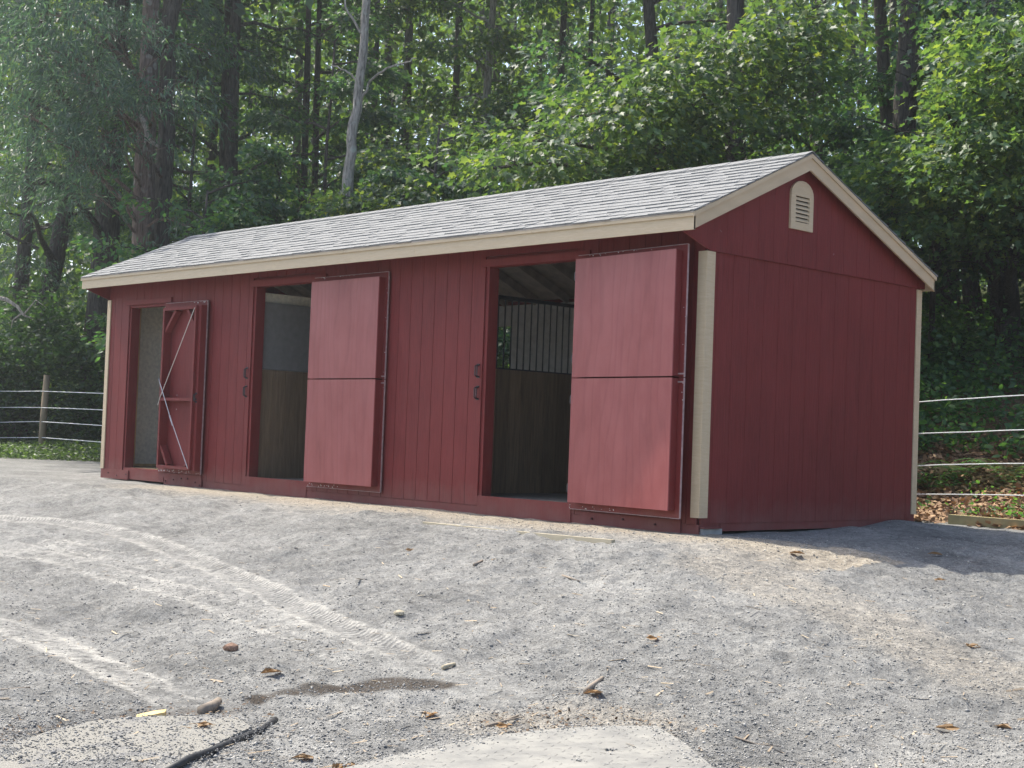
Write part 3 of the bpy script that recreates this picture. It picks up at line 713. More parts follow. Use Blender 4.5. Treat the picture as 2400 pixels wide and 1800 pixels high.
mb = MB(); boards_x(mb, L_-.07, L_-.03, .1, D_-.06, .03, 1.4); mb.box(L_-.06, L_-.03, .1, D_-.06, 1.405, 2.5); bp(mb, 'stall_lining', M_INWOOD)

# ------------------------------------------------------------------ fence
def fence():
    P = W(97, 1062, 32.5); P[2] = float(base_h(P[0], P[1]))
    f = empty('rope_fence', tuple(P)); tag(f, 'low fence of four white ropes with one round wooden post, running behind the barn', 'fence')
    def loc(p): return np.array(p)-P
    mb = MB(); mb.tube([loc(P+[0, 0, -.3]), loc(P+[.01, 0, .6]), loc(P+[.045, .02, 1.72])], [.085, .08, .07], 10, wob=.05); mb.build('fence_post', M_POST, f, True)
    q = (12.9, 4.72, float(base_h(12.9, 4.72)))
    mb = MB(); mb.tube([loc(np.array(q)+[0, 0, -.3]), loc(np.array(q)+[0, 0, 1.45])], [.07, .065], 10); mb.build('fence_post', M_POST, f, True)
    lw = [(0, 917, 33.6), (95, 917, 32.5), (250, 922, 29.9)], [(0, 955, 33.6), (95, 955, 32.5), (250, 961.5, 29.9)], [(0, 990, 33.6), (95, 988, 32.5), (250, 998.5, 29.9)], [(0, 1026, 33.6), (95, 1025, 32.5), (250, 1037.5, 29.9)]
    rw = [(2148, 942), (2280, 934), (2400, 926)], [(2146, 1016.5), (2280, 1012), (2400, 1007)], [(2144, 1092), (2280, 1088), (2400, 1086.5)], [(2142, 1158), (2280, 1160), (2400, 1161.5)]
    for k in range(4):
        a = [W(*p) for p in lw[k]]; a0 = a[0]+(a[0]-a[1])*2.5
        b = [W(x, y, d) for (x, y), d in zip(rw[k], (16.9, 16.6, 16.3))]; b1 = b[2]+(b[2]-b[1])*1.2
        mid = (a[2]+b[0])/2-np.array([0, 0, .05]); mb = MB()
        pts = [a0, a[0], a[1], a[2], mid, b[0], b[1], b[2], b1]; out = []
        for i in range(len(pts)-1):
            n = 2 if i != 3 and i != 4 else 6
            for j in range(n): out.append(pts[i]*(1-j/n)+pts[i+1]*j/n+np.array([0, 0, random.uniform(-.004, .004)]))
        out.append(pts[-1]); mb.tube([loc(p) for p in out], [.0072+.0015*(p[0] < 5) for p in out], 6); mb.build('fence_rope', M_ROPE, f, True)
fence()

# ------------------------------------------------------------------ trees
MAPLE_H = np.array([(0, 0, 0), (.06, .30, .03), (.30, .20, .02), (.55, .46, .05), (.60, .17, .015), (1, 0, -.06)])
MAPLE_V = np.concatenate([MAPLE_H, MAPLE_H[1:5]*[1, -1, 1]])
MAPLE_F = [(0, 5, 4, 3, 2, 1), (0, 6, 7, 8, 9, 5)]
OV_V = np.array([(0, 0, 0), (.3, .26, .03), (.7, .2, .02), (1, 0, -.05), (.7, -.2, .02), (.3, -.26, .03)], float)
OV_F = [(0, 3, 2, 1), (0, 5, 4, 3)]
WIL_V = np.array([(0, 0, 0), (.35, .09, .02), (1, 0, -.12), (.35, -.09, .02)], float); WIL_F = [(0, 2, 1), (0, 3, 2)]
QD_V = np.array([(0, 0, 0), (.5, .32, .05), (1, 0, -.05), (.5, -.32, .05)], float); QD_F = [(0, 2, 1), (0, 3, 2)]
LEAF = {'maple': (MAPLE_V, MAPLE_F), 'oval': (OV_V, OV_F), 'willow': (WIL_V, WIL_F), 'quad': (QD_V, QD_F)}
def leaves(name, P, DIR, NRM, S, kind, mat, parent=None, rnd=None):
    V0, F0 = LEAF[kind]; m = len(P); k = len(V0)
    DIR = DIR/np.linalg.norm(DIR, axis=1, keepdims=True)
    B = np.cross(NRM, DIR); B /= np.linalg.norm(B, axis=1, keepdims=True)+1e-9; N = np.cross(DIR, B)
    S = S[:, None, None]
    V = P[:, None]+S*(V0[None, :, 0:1]*DIR[:, None]+V0[None, :, 1:2]*B[:, None]+V0[None, :, 2:3]*N[:, None])
    flat = np.concatenate([np.array(f) for f in F0]); cnt = np.array([len(f) for f in F0])
    F = (flat[None]+k*np.arange(m)[:, None]).ravel(); C = np.tile(cnt, m)
    r = rng.random(m) if rnd is None else rnd
    return np_mesh(name, V.reshape(-1, 3), F, C, np.repeat(r, len(F0)), mat, parent)
class Crown:
    def __init__(s): s.P = []; s.D = []; s.N = []; s.S = []
    def spray(s, tip, out, n, rad, size, droop=.42, flat=.26, tilt=.55):
        """a fan of leaves around a twig end: wide, thin, drooping at the rim"""
        a = rng.uniform(0, 2*math.pi, n); r = rad*np.sqrt(rng.random(n))
        q = np.stack([r*np.cos(a), r*np.sin(a), rng.normal(0, flat*rad*.5, n)-droop*r*r/rad], 1)
        h = np.array(out, float); h = h/(np.linalg.norm(h)+1e-9)
        s.P.append(tip+q)
        d = q*[1, 1, .3]/(rad+1e-9)+h*.7+rng.normal(0, .45, (n, 3)); d[:, 2] -= droop*1.3
        s.D.append(d); nn = rng.normal(0, tilt, (n, 3)); nn[:, 2] += .8; nn += q*[1, 1, 0]/rad*.6; s.N.append(nn)
        s.S.append(size*rng.uniform(.65, 1.25, n))
    def hang(s, tip, out, n, ln, size):
        """hanging willow-like streamers"""
        t = rng.random(n)
        q = np.outer(t*ln, out)+rng.normal(0, .13, (n, 3)); q[:, 2] -= .55*ln*t*t
        s.P.append(tip+q); d = np.array(out)[None]*.6+rng.normal(0, .5, (n, 3)); d[:, 2] -= .75
        s.D.append(d); nn = rng.normal(0, .6, (n, 3)); nn[:, 2] += .6; s.N.append(nn); s.S.append(size*rng.uniform(.7, 1.3, n))
    def build(s, kind, mat, parent, name='crown'):
        P, D, N, S = map(np.concatenate, (s.P, s.D, s.N, s.S))
        q = P+np.array(parent.location)-CAM; dep = q@FW; m = len(P)      # thin leaves where the wood opens up around the trunks
        sx = 1200+FPX*(q@RT)/dep+rng.normal(0, 9, m); sy = 900-FPX*(q@UP)/dep+rng.normal(0, 12, m); kp = np.ones(m, bool)
        for x0, x1, y0, y1, d, pr in GAPS: kp &= ~((sx > x0) & (sx < x1) & (sy > y0) & (sy < y1) & (dep < d) & (rng.random(m) < pr))
        return leaves(name, P[kp], D[kp], N[kp], S[kp], kind, mat, parent)
GAPS = [(2040, 2168, -40, 325, 26.2, .93), (2062, 2112, 405, 515, 26.2, .85), (1693, 1752, 285, 390, 25.6, .85), (1696, 1752, -20, 85, 25.6, .8), (300, 398, 265, 570, 30.2, .88), (222, 290, 420, 640, 35.4, .7),
        (512, 578, 0, 450, 36, .7), (703, 754, 0, 420, 39, .6), (1505, 1562, -20, 100, 33, .7), (1524, 1564, 325, 410, 33, .8), (2175, 2400, 570, 830, 24.4, .72), (2175, 2310, 590, 780, 27, .5), (1118, 1152, 130, 250, 38, .6), (1990, 2045, 170, 330, 60, .6), (2150, 2200, 230, 345, 60, .5)]
def limb_path(a, b, sag=.15, n=7):
    L = np.linalg.norm(b-a); out = []
    for k in range(n):
        t = k/(n-1); p = a*(1-t)+b*t; p = p+np.array([0, 0, L*sag*math.sin(math.pi*t)*(.9)])+rng.normal(0, .015*L, 3)*(0 < k < n-1); out.append(p)
    return out
def path_at(P, z):
    for a, b in zip(P[:-1], P[1:]):
        if a[2] <= z <= b[2]: t = (z-a[2])/(b[2]-a[2]+1e-9); return a*(1-t)+b*t
    return P[-1] if z > P[-1][2] else P[0]
def tree(name, label, trunks, kind='maple', leafmat=None, bark=None, h0=2.5, h1=12., nl=22, reach=3.2, leaf=.12, per=60, limbs=(), hang=False, up=900, cat='tree', group=None, cam_side=.35, sub=9, topz=17.):
    """trunks: list of ([world points], [radii]); limbs: explicit (start_z, tip, twigs)"""
    base = np.array(trunks[0][0][0], float); root = empty(name, tuple(base)); tag(root, label, cat, group)
    tb = MB(); cr = Crown(); lb = MB()
    for pts, rad in trunks:
        pts = [np.array(p, float) for p in pts]; o = []; rr = []
        for i in range(len(pts)-1):
            for j in range(4):
                t = j/4; o.append(pts[i]*(1-t)+pts[i+1]*t+rng.normal(0, .012, 3)*(1 if i+j else 0)); rr.append(rad[i]*(1-t)+rad[i+1]*t)
        o.append(pts[-1]); rr.append(rad[-1]); tb.tube([p-base for p in o], rr, 12, wob=.10)
    main = [np.array(p, float) for p in trunks[0][0]]
    tocam = CAM-base; tocam[2] = 0; tocam /= np.linalg.norm(tocam)
    todo = []
    for k in range(nl):
        z = h0+(h1-h0)*((k+rng.random())/nl); pts = [np.array(p, float) for p in trunks[k % len(trunks)][0]]
        if z > pts[-1][2] or z < pts[0][2]: pts = main
        a = path_at(pts, z); w = rng.uniform(0, 2*math.pi); d = np.array([math.cos(w), math.sin(w), 0])+tocam*cam_side; d /= np.linalg.norm(d)
        ln = reach*rng.uniform(.55, 1.15)*(1-.45*max(0, (z-h1*.6)/(h1*.8)))
        todo.append((a, a+d*ln+np.array([0, 0, ln*rng.uniform(-.12, .35)]), sub))
    for z, tip, n in limbs:
        todo.append((path_at(main, z), np.array(tip, float), n))
    lbs = []
    for a, b, n in todo:
        lb = MB(); lbs.append(lb)
        L = np.linalg.norm(b-a); P = limb_path(a, b, .10); lb.tube([p-base for p in P], [max(.008, .018*L*(1-.85*i/6)) for i in range(7)], 5, False)
        dirv = (b-a)/L
        for j in range(n):
            t = .3+.7*(j+rng.random())/n; i = min(int(t*6), 5); p = P[i]+(P[i+1]-P[i])*(t*6-i)
            side = np.cross(dirv, [0, 0, 1])*(1 if j % 2 else -1); tw = side*rng.uniform(.5, 1.)+dirv*.6+np.array([0, 0, rng.uniform(-.25, .25)])
            tl = L*.30*(1.15-t*.7)*rng.uniform(.7, 1.2); e = p+tw*tl
            if j == n-1: e = b; tw = dirv
            lb.tube([p-base, (p+e)/2-base+np.array([0, 0, .04*tl]), e-base], [.010, .007, .003], 4, False)
            if hang: cr.hang(e-base, tw/np.linalg.norm(tw)*.8, per, 1.1, leaf)
            else:
                cr.spray(e-base, tw, int(per*.62), .38+.10*L*.5, leaf); cr.spray((p+e)/2-base, tw, int(per*.38), .30+.06*L*.5, leaf)
    trs = tb.each('trunk', bark or M_BARK, root, True)
    if bark is M_BARKB:
        for o in trs[1:]: o.data.materials[0] = M_BARK
    for l_ in lbs: l_.build('branch', bark or M_BARK, trs[0])
    if lbs: cr.build(kind, leafmat or M_MAPLE, root)
    if up:      # high canopy above view, added to shade the wood below
        c2 = Crown(); zc = topz
        for k in range(34):
            w = rng.uniform(0, 6.28); r_ = reach*1.25*math.sqrt(rng.random()); z = rng.uniform(max(h1-.5, 9.5), zc)
            top = path_at(main, z)*1.; p = np.array([top[0]+r_*math.cos(w), top[1]+r_*math.sin(w), z])
            c2.spray(p-base, (math.cos(w), math.sin(w), 0), int(up*(3.4 if up > 600 else 2))//34, 1.25, .30, flat=.5)
        c2.build('quad', leafmat or M_MAPLE, root, 'shade_crown' if lbs else 'crown')
    return root
def trunk_px(x0, y0, x1, y1, d, wpx, top=17., base_dz=0., lean=0.):
    """trunk through two photo points at a distance, carried down to the ground and up to its top"""
    a, b = W(x0, y0, d), W(x1, y1, d)            # lower, upper
    if a[2] > b[2]: a, b = b, a
    g = (b-a)/(b[2]-a[2]); gz = a[2]
    for _ in range(20):
        p = a+g*(gz-a[2]); gz = float(base_h(p[0], p[1]))-.1
    base = a+g*(gz-a[2]); topp = a+g*(top-a[2]); r = wpx/FPX*d/2
    return [base, base+(topp-base)*.12, a*.5+b*.5, topp], [r*1.45, r*1.12, r, r*.35]
TREES = []
# A: large brown trunk left of the roof's end, forking high up
pA, rA = trunk_px(333, 600, 350, 120, 30, 49, 15)
fA = W(352, 130, 30); fb = ([fA, W(395, 60, 30), W(430, -60, 30.2), W(470, -260, 30.5)], [.20, .16, .14, .08])
fa2 = ([W(372, 620, 30.6), W(388, 360, 30.6), W(392, 150, 30.6), W(402, -120, 30.6)], [.21, .185, .165, .11])
fa2[0][0][2] = float(base_h(*fa2[0][0][:2]))
tree('shade_tree', 'thick brown trunked tree with narrow drooping leaves, forking above the far roof end', [(pA, rA), fa2, fb], 'willow', M_WILLOW, M_BARKB, 4.2, 10.5, 8, 3.0, .18, 58,
     [(6.3, W(395, 205, 27.6), 10), (6.0, W(200, 180, 27.5), 12), (6.6, W(60, 120, 27.2), 12), (5.3, W(240, 300, 28), 11), (5.0, W(110, 330, 27.5), 12), (7.0, W(260, 60, 27.5), 11), (7.4, W(110, 20, 27), 12), (4.6, W(30, 260, 27.5), 10), (4.4, W(170, 430, 28.5), 8)], True)
# B, C: darker trunks at the left edge
tree('shade_tree', 'broad dark trunk standing just left of the brown forked tree, leafy only above', [trunk_px(238, 690, 262, 350, 35.5, 62, 15)], 'willow', M_WILLOW, M_BARK, 3.8, 10, 12, 3.0, .15, 65,
     [(5.0, W(60, 420, 30), 10), (6.0, W(20, 200, 30), 12), (7.2, W(140, 100, 30), 12), (6.2, W(-30, 60, 29), 12)], True)
tree('shade_tree', 'dark leaning trunk at the left edge above the vine thicket', [trunk_px(96, 770, 134, 586, 37, 44, 14), trunk_px(40, 770, 58, 560, 37.5, 34, 14)], 'willow', M_WILLOW, M_BARK, 3.5, 10, 14, 3.0, .15, 65, [(4.6, W(20, 500, 32), 9), (5.8, W(180, 480, 32), 9)], True)
# D, E: thinner pairs in the middle distance
tree('forest_tree', 'twin stemmed dark tree between the forked tree and the slim grey trunk', [trunk_px(540, 450, 552, 30, 36, 30, 17), trunk_px(522, 430, 530, 90, 36.4, 20, 16)], 'oval', M_BEECH, M_BARK, 4, 13, 20, 3.2, .12, 62)
tree('forest_tree', 'thin paired stems just left of the slim grey trunk', [trunk_px(712, 420, 722, 40, 39, 16, 17), trunk_px(736, 420, 748, 40, 39.5, 15, 17)], 'oval', M_BEECH, M_BARK, 4, 13, 20, 3.2, .12, 62)
# F: slim pale grey trunk just behind the roof
pF = [W(812, 560, 26), W(816, 430, 26), W(823, 330, 26), W(846, 180, 26), W(858, 0, 26), W(866, -220, 26)]
pF[0][2] = float(base_h(*pF[0][:2])); pF[0][:2] = pF[1][:2]-(pF[2][:2]-pF[1][:2])*.6
tF = tree('forest_tree', 'slim pale grey trunk with lichen spots rising straight behind the barn roof', [(pF, [.125, .10, .092, .08, .072, .05]), ([W(848, 235, 26), W(868, 190, 25.9), W(905, 160, 25.7), W(960, 142, 25.5), W(975, 135, 25.4)], [.024, .021, .018, .014, .008]),
     ([W(838, 190, 26), W(810, 165, 26), W(775, 150, 26.1)], [.02, .016, .008]), ([W(856, 90, 26), W(815, 25, 26), W(800, -20, 26)], [.024, .02, .012])], 'maple', M_MAPLE, M_BARKG, 10.5, 13, 0, 2.0, .12, 40, up=90)
# G..M towards the right
tree('forest_tree', 'grey trunk glimpsed through leaves right of the slim grey trunk', [trunk_px(1128, 430, 1146, 150, 38, 20, 17)], 'maple', M_MAPLE2, M_BARKG, 4, 13, 20, 3.2, .125, 60, [(6, W(1010, 270, 30), 9), (5.2, W(1080, 320, 29), 9)])
tree('forest_tree', 'straight trunk appearing above and below the bright maple spray in the upper middle', [trunk_px(1548, 400, 1523, 20, 33, 31, 17)], 'maple', M_MAPLE, M_BARK, 4.2, 13, 18, 3.3, .125, 60, [(6.2, W(1330, 200, 28), 10), (7, W(1290, 90, 28), 10), (5.4, W(1380, 240, 27), 9)])
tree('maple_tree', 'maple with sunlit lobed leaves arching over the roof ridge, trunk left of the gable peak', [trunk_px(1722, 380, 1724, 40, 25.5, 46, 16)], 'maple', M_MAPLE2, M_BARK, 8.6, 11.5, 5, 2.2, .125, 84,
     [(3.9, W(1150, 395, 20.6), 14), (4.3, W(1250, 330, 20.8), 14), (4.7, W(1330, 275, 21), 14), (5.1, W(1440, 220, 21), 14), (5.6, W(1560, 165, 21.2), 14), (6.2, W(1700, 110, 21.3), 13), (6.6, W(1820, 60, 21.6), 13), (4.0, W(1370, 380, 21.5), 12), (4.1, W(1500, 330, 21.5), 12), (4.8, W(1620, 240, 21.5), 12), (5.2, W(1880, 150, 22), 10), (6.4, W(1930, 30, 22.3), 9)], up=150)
tree('forest_tree', 'bent dark trunk left of the thickest trunk beyond the gable peak', [([*trunk_px(2090, 380, 2066, 60, 28, 32, 16)[0]], trunk_px(2090, 380, 2066, 60, 28, 32, 16)[1])], 'maple', M_MAPLE, M_BARK, 9, 13, 6, 2.4, .125, 55, up=200)
tree('maple_tree', 'thick black trunked maple beyond the gable peak, largest trunk on the right', [trunk_px(2108, 480, 2136, 40, 26, 54, 16)], 'maple', M_MAPLE, M_BARK, 9, 12.5, 6, 2.6, .125, 70, [(4.0, W(2190, 390, 22.5), 11), (4.0, W(2070, 385, 22.5), 8), (6.3, W(2225, 50, 22.5), 12), (6.8, W(2320, 10, 22.5), 12)], up=200)
tree('forest_tree', 'slender pale trunk in the upper right corner', [trunk_px(2352, 200, 2332, 50, 30, 18, 16), trunk_px(2330, 180, 2294, 50, 30.5, 26, 16)], 'maple', M_MAPLE, M_BARKG, 5, 13, 14, 2.8, .13, 55, up=350)
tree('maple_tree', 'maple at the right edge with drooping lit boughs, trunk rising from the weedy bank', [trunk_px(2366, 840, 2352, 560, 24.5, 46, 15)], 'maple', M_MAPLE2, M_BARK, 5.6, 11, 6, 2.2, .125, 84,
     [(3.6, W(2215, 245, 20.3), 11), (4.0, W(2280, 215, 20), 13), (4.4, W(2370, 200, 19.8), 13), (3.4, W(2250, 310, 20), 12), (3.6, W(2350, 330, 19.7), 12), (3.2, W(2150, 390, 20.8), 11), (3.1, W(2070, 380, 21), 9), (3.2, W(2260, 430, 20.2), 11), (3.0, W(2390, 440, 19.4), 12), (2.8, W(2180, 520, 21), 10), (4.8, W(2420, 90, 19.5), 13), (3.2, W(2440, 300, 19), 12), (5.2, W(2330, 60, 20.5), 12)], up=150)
tree('forest_tree', 'dark trunk standing in the weeds right of the barn corner', [trunk_px(2282, 770, 2270, 560, 27, 34, 15)], 'maple', M_MAPLE, M_BARK, 3.2, 12, 12, 2.8, .13, 55, up=200)
tree('forest_tree', 'pair of dark trunks close behind the barn rear corner', [trunk_px(2196, 760, 2200, 560, 29, 36, 15), trunk_px(2236, 760, 2228, 560, 30, 24, 15)], 'maple', M_MAPLE, M_BARK, 3.4, 12, 12, 2.8, .13, 55, up=250)
# saplings filling the middle height
def sapling(label, px, py, d, h, kind, mat, per=55, nl=16, reach=2.0):
    p = W(px, py, d); z = float(base_h(p[0], p[1])); b = np.array([p[0], p[1], z])
    tree('forest_sapling', label, [([b, b+[.05, 0, h*.5], b+[.1, .1, h]], [.06, .045, .02])], kind, mat, M_BARK, z+1.2, z+h, nl, reach, .12, per, up=0, sub=9)
for a in (('bushy green sapling behind the left end of the roof', 470, 430, 27.5, 5.2, 'oval', M_BEECH),
          ('leafy sapling under the thin paired stems behind the roof', 640, 430, 28.5, 5.8, 'maple', M_MAPLE),
          ('low leafy sapling just right of the slim grey trunk', 930, 400, 27, 5.2, 'maple', M_MAPLE),
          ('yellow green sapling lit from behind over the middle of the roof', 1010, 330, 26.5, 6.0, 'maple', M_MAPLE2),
          ('dense dark sapling below the arching maple spray', 1290, 380, 25, 4.6, 'maple', M_MAPLE),
          ('shaded sapling directly behind the gable peak', 1880, 360, 25, 4.6, 'maple', M_MAPLE),
          ('young maple filling the gap above the second rope right of the barn', 2185, 690, 25, 4.2, 'maple', M_MAPLE),
          ('leafy young maple between the two dark trunks right of the barn', 2320, 660, 28.5, 5.0, 'maple', M_MAPLE2),
          ('young maple at the right edge above the weedy bank', 2410, 640, 23.5, 3.8, 'maple', M_MAPLE2),
          ('tall sapling left of the slim grey trunk with airy leaves', 760, 300, 30, 8.5, 'maple', M_MAPLE),
          ('airy young beech right of the forked brown tree', 450, 250, 33, 9.5, 'oval', M_BEECH),
          ('sapling with layered leaves beyond the sloping rake of the gable', 2080, 600, 25, 4.4, 'maple', M_MAPLE)):
    sapling(*a)
# dead grey branch hanging at left edge + broken lichened limb on the brown trunk are snags
def snag(label, pts, rad, extra=()):
    b = pts[0]; mb = MB(); mb.tube([p-b for p in pts], rad, 7, wob=.1)
    for e, r in extra: mb.tube([p-b for p in e], r, 6, wob=.1)
    o = mb.build('dead_branch', M_DEAD, None, True); o.location = tuple(b); tag(o, label, 'dead branch')
snag('bare pale dead branch at the left edge in front of the dark trunks', [W(-15, 695, 31), W(15, 702, 31), W(40, 718, 31), W(55, 738, 31), W(75, 747, 31)], [.05, .045, .035, .025, .012],
     [([W(55, 738, 31), W(70, 720, 31), W(84, 702, 31)], [.02, .014, .006]), ([W(50, 735, 31), W(30, 750, 31), W(25, 772, 31)], [.02, .014, .006]), ([W(84, 703, 31), W(110, 722, 31)], [.01, .005])])
snag('broken lichened dead limb hanging on the brown forked trunk', [W(330, 270, 29.4), W(343, 300, 29.3), W(345, 315, 29.2), W(350, 330, 29.2), W(372, 344, 29.1)], [.05, .055, .05, .045, .03], [([W(342, 318, 29.2), W(337, 355, 29.2)], [.03, .015])])

# distant woods: one mass of trunks and leaves
def far_edge():
    n = 5200; px = rng.uniform(-300, 2700, n); d = rng.uniform(98, 118, n); P = []; Dd = []; N = []; S = []
    for i in range(n):
        if px[i] > 1900 and rng.random() < .4: continue
        g = W(px[i], 700, d[i]); z = float(base_h(g[0], g[1]))+rng.random()*(.30*d[i]); m = 20; a = rng.normal(0, 1, (m, 3))*[2., 2., .9]
        P.append(np.array([g[0], g[1], z])+a); dd = rng.normal(0, 1, (m, 3)); dd[:, 2] -= .4; Dd.append(dd); nn = rng.normal(0, .6, (m, 3)); nn[:, 2] += .7; N.append(nn); S.append(rng.uniform(.45, .8, m))
    o = leaves('sunlit_wood_edge', *map(np.concatenate, (P, Dd, N, S)), 'quad', M_BEECH); tag(o, 'sunlit yellow green foliage at the far side of the woods', 'woods', kind='stuff')
far_edge()
def far_woods():
    tb = MB(); P = []; Dd = []; N = []; S = []
    for k in range(115):
        px = rng.uniform(-300, 3600); d = rng.uniform(40, 85); p = W(px, 500, d); z = float(base_h(p[0], p[1])); r = rng.uniform(.08, .19)
        ln = rng.normal(0, .25, 2); tb.tube([(p[0], p[1], z-.2), (p[0]+ln[0]*.4, p[1]+ln[1]*.4, z+7), (p[0]+ln[0], p[1]+ln[1], z+20)], [r*1.2, r, r*.5], 7)
    tb.build('distant_trunks', M_BARK)['kind'] = 'stuff'
    n = 11500
    px = rng.uniform(-400, 3900, n); d = rng.uniform(38, 88, n); d[px > 2600] *= .6; hz = rng.uniform(0, 1, n)
    px = np.concatenate([px, rng.uniform(2900, 6500, 1500)]); d = np.concatenate([d, rng.uniform(23, 36, 1500)]); hz = np.concatenate([hz, rng.random(1500)]); n += 1500  # extra leaves out of view at right, added to darken the gable
    for i in range(n):
        g = W(px[i], 700, d[i]); z0 = float(base_h(g[0], g[1])); z = z0+.6+hz[i]*(.34*d[i]+5)
        if 1950 < px[i] < 2500 and rng.random() < .25: continue
        m = 24; a = rng.normal(0, 1., (m, 3))*[1.1, 1.1, .42]
        P.append(np.array([g[0], g[1], z])+a); dd = rng.normal(0, 1, (m, 3)); dd[:, 2] -= .4; Dd.append(dd)
        nn = rng.normal(0, .5, (m, 3)); nn[:, 2] += 1; N.append(nn); S.append(rng.uniform(.18, .38, m))
    P, Dd, N, S = map(np.concatenate, (P, Dd, N, S))
    q = P-CAM; dep = q@FW; sx = 1200+FPX*(q@RT)/dep; keep = ~((dep > 0) & (dep < 35) & (sx > -100) & (sx < 2520)); P, Dd, N, S = P[keep], Dd[keep], N[keep], S[keep]
    o = leaves('distant_woods', P, Dd, N, S, 'quad', M_FARL)
    tag(o, 'deep green woods filling the background between the nearer trunks, plus unseen foliage added at right to shade the gable', 'woods', kind='stuff')
    t = bpy.data.objects['distant_trunks']; t.parent = o
far_woods()

# undergrowth -------------------------------------------------------
def scatter(name, label, cat, fn, n, kind, mat, size, lay=.6, tilt=.7):
    P = fn(n); m = len(P); d = rng.normal(0, 1, (m, 3)); d[:, 2] *= .5; nn = rng.normal(0, tilt, (m, 3)); nn[:, 2] += lay
    o = leaves(name, P, d, nn, size*rng.uniform(.6, 1.4, m), kind, mat); tag(o, label, cat, kind='stuff'); return o
def thicket(n):       # vines and shrubs behind the left fence
    out = []
    for k in range(420):
        px = rng.uniform(-300, 300); d = rng.uniform(33.9, 37); g = W(px, 900, d); z0 = float(base_h(g[0], g[1])); top = 2.6+.8*math.sin(px*.021)+.6*rng.random()
        c = np.array([g[0], g[1], z0+top*rng.random()**.8]); out.append(c+rng.normal(0, 1, (n//420, 3))*[.36, .36, .24])
    return np.concatenate(out)
scatter('vine_thicket', 'dark tangle of vines and shrubs behind the left end of the fence', 'shrubbery', thicket, 46000, 'oval', M_VINE, .12, .7, .7)
def weeds_left(n):
    px = rng.uniform(-200, 260, n); d = 29.5+rng.random(n)*5.5; out = np.array([W(a, 1060, b) for a, b in zip(px, d)]); out = out[out[:, 1] > 1.2-.0*out[:, 0]]
    out[:, 2] = base_h(out[:, 0], out[:, 1])+rng.random(len(out))**2*.28; return out
scatter('ground_cover', 'low green weeds along the foot of the left fence', 'weeds', weeds_left, 9000, 'oval', M_GRASS, .075, .8, .5)
def bank(n):          # weedy bank on the right
    out = []
    for k in range(700):
        x = rng.uniform(2, 15); y = 7.4+7.6*rng.random()**1.2
        z = float(base_h(x, y)); h = rng.uniform(.10, .65)*(.6+.9*sst((y-6.5)/3)); c = np.array([x, y, z+h*.5])
        out.append(c+rng.normal(0, 1, (n//700, 3))*[.27, .27, h*.4])
    o = np.concatenate(out); return o[o[:, 2] > base_h(o[:, 0], o[:, 1])]
scatter('undergrowth', 'brambles and leafy weeds covering the bank right of the barn', 'undergrowth', bank, 56000, 'oval', M_BRAMBLE, .10, .8, .8)
def litter(n):
    x = rng.uniform(6, 16, n); y = 4.15+rng.random(n)**1.1*4.2; z = base_h(x, y)+rng.random(n)*.035; return np.stack([x, y, z], 1)
scatter('bark_mulch', 'brown leaf litter and wood chips below the right fence', 'mulch', litter, 21000, 'quad', M_CHIPS, .085, 1.2, .5)
def weeds_r(n):
    out = []
    for k in range(40):
        x = rng.uniform(8.5, 14); y = rng.uniform(4.6, 6.6); c = np.array([x, y, float(base_h(x, y))+.06]); out.append(c+np.abs(rng.normal(0, 1, (n//40, 3)))*[.14, .14, .10]*rng.choice([-1, 1], (n//40, 3))*[1, 1, .6])
    return np.concatenate(out)
scatter('seedling_weeds', 'small bright green weeds poking through the mulch', 'weeds', weeds_r, 1400, 'oval', M_FERN, .06, .8, .5)
# ferns
def fern_mesh():
    mb = MB()
    for k in range(9):
        w = k*.7+random.uniform(-.2, .2); ln = random.uniform(.5, .75); d = np.array([math.cos(w), math.sin(w), 0]); s = np.array([-d[1], d[0], 0]); prev = None
        for j in range(13):
            t = j/13; p = d*ln*t*.75+np.array([0, 0, ln*(1.05*t-.75*t*t)])
            wl = .13*math.sin(math.pi*(t*.85+.12))*ln/.6
            for sg in (-1, 1):
                q = p+s*sg*wl+d*.03+np.array([0, 0, -.015]); mb.add([p-d*.012, p+d*.016, q+d*.008, q-d*.004], [(0, 1, 2, 3)])
    return mb
fern0 = None
FP = [(2188, 1005, 18.6, 'pale green fern just right of the barn rear corner, left of the other ferns'), (2250, 1010, 18.8, 'upright fern in the middle of the weedy bank below the second rope'), (2365, 1045, 18.2, 'large bright fern at the right edge below the second rope'), (2185, 880, 21.5, 'fern high on the bank beside the barn corner above the top rope')]
for px, py, d, lb in FP:
    p = W(px, py, d); z = float(base_h(p[0], p[1]))
    if fern0 is None: fern0 = fern_mesh().build('fern_plant', M_FERN); o = fern0
    else: o = fern0.copy(); COL.objects.link(o)
    o.location = (p[0], p[1], z-.02); o.rotation_euler = (0, 0, random.uniform(0, 6)); s = random.uniform(.9, 1.3); o.scale = (s, s, s); tag(o, lb, 'fern', 'ferns on the bank')

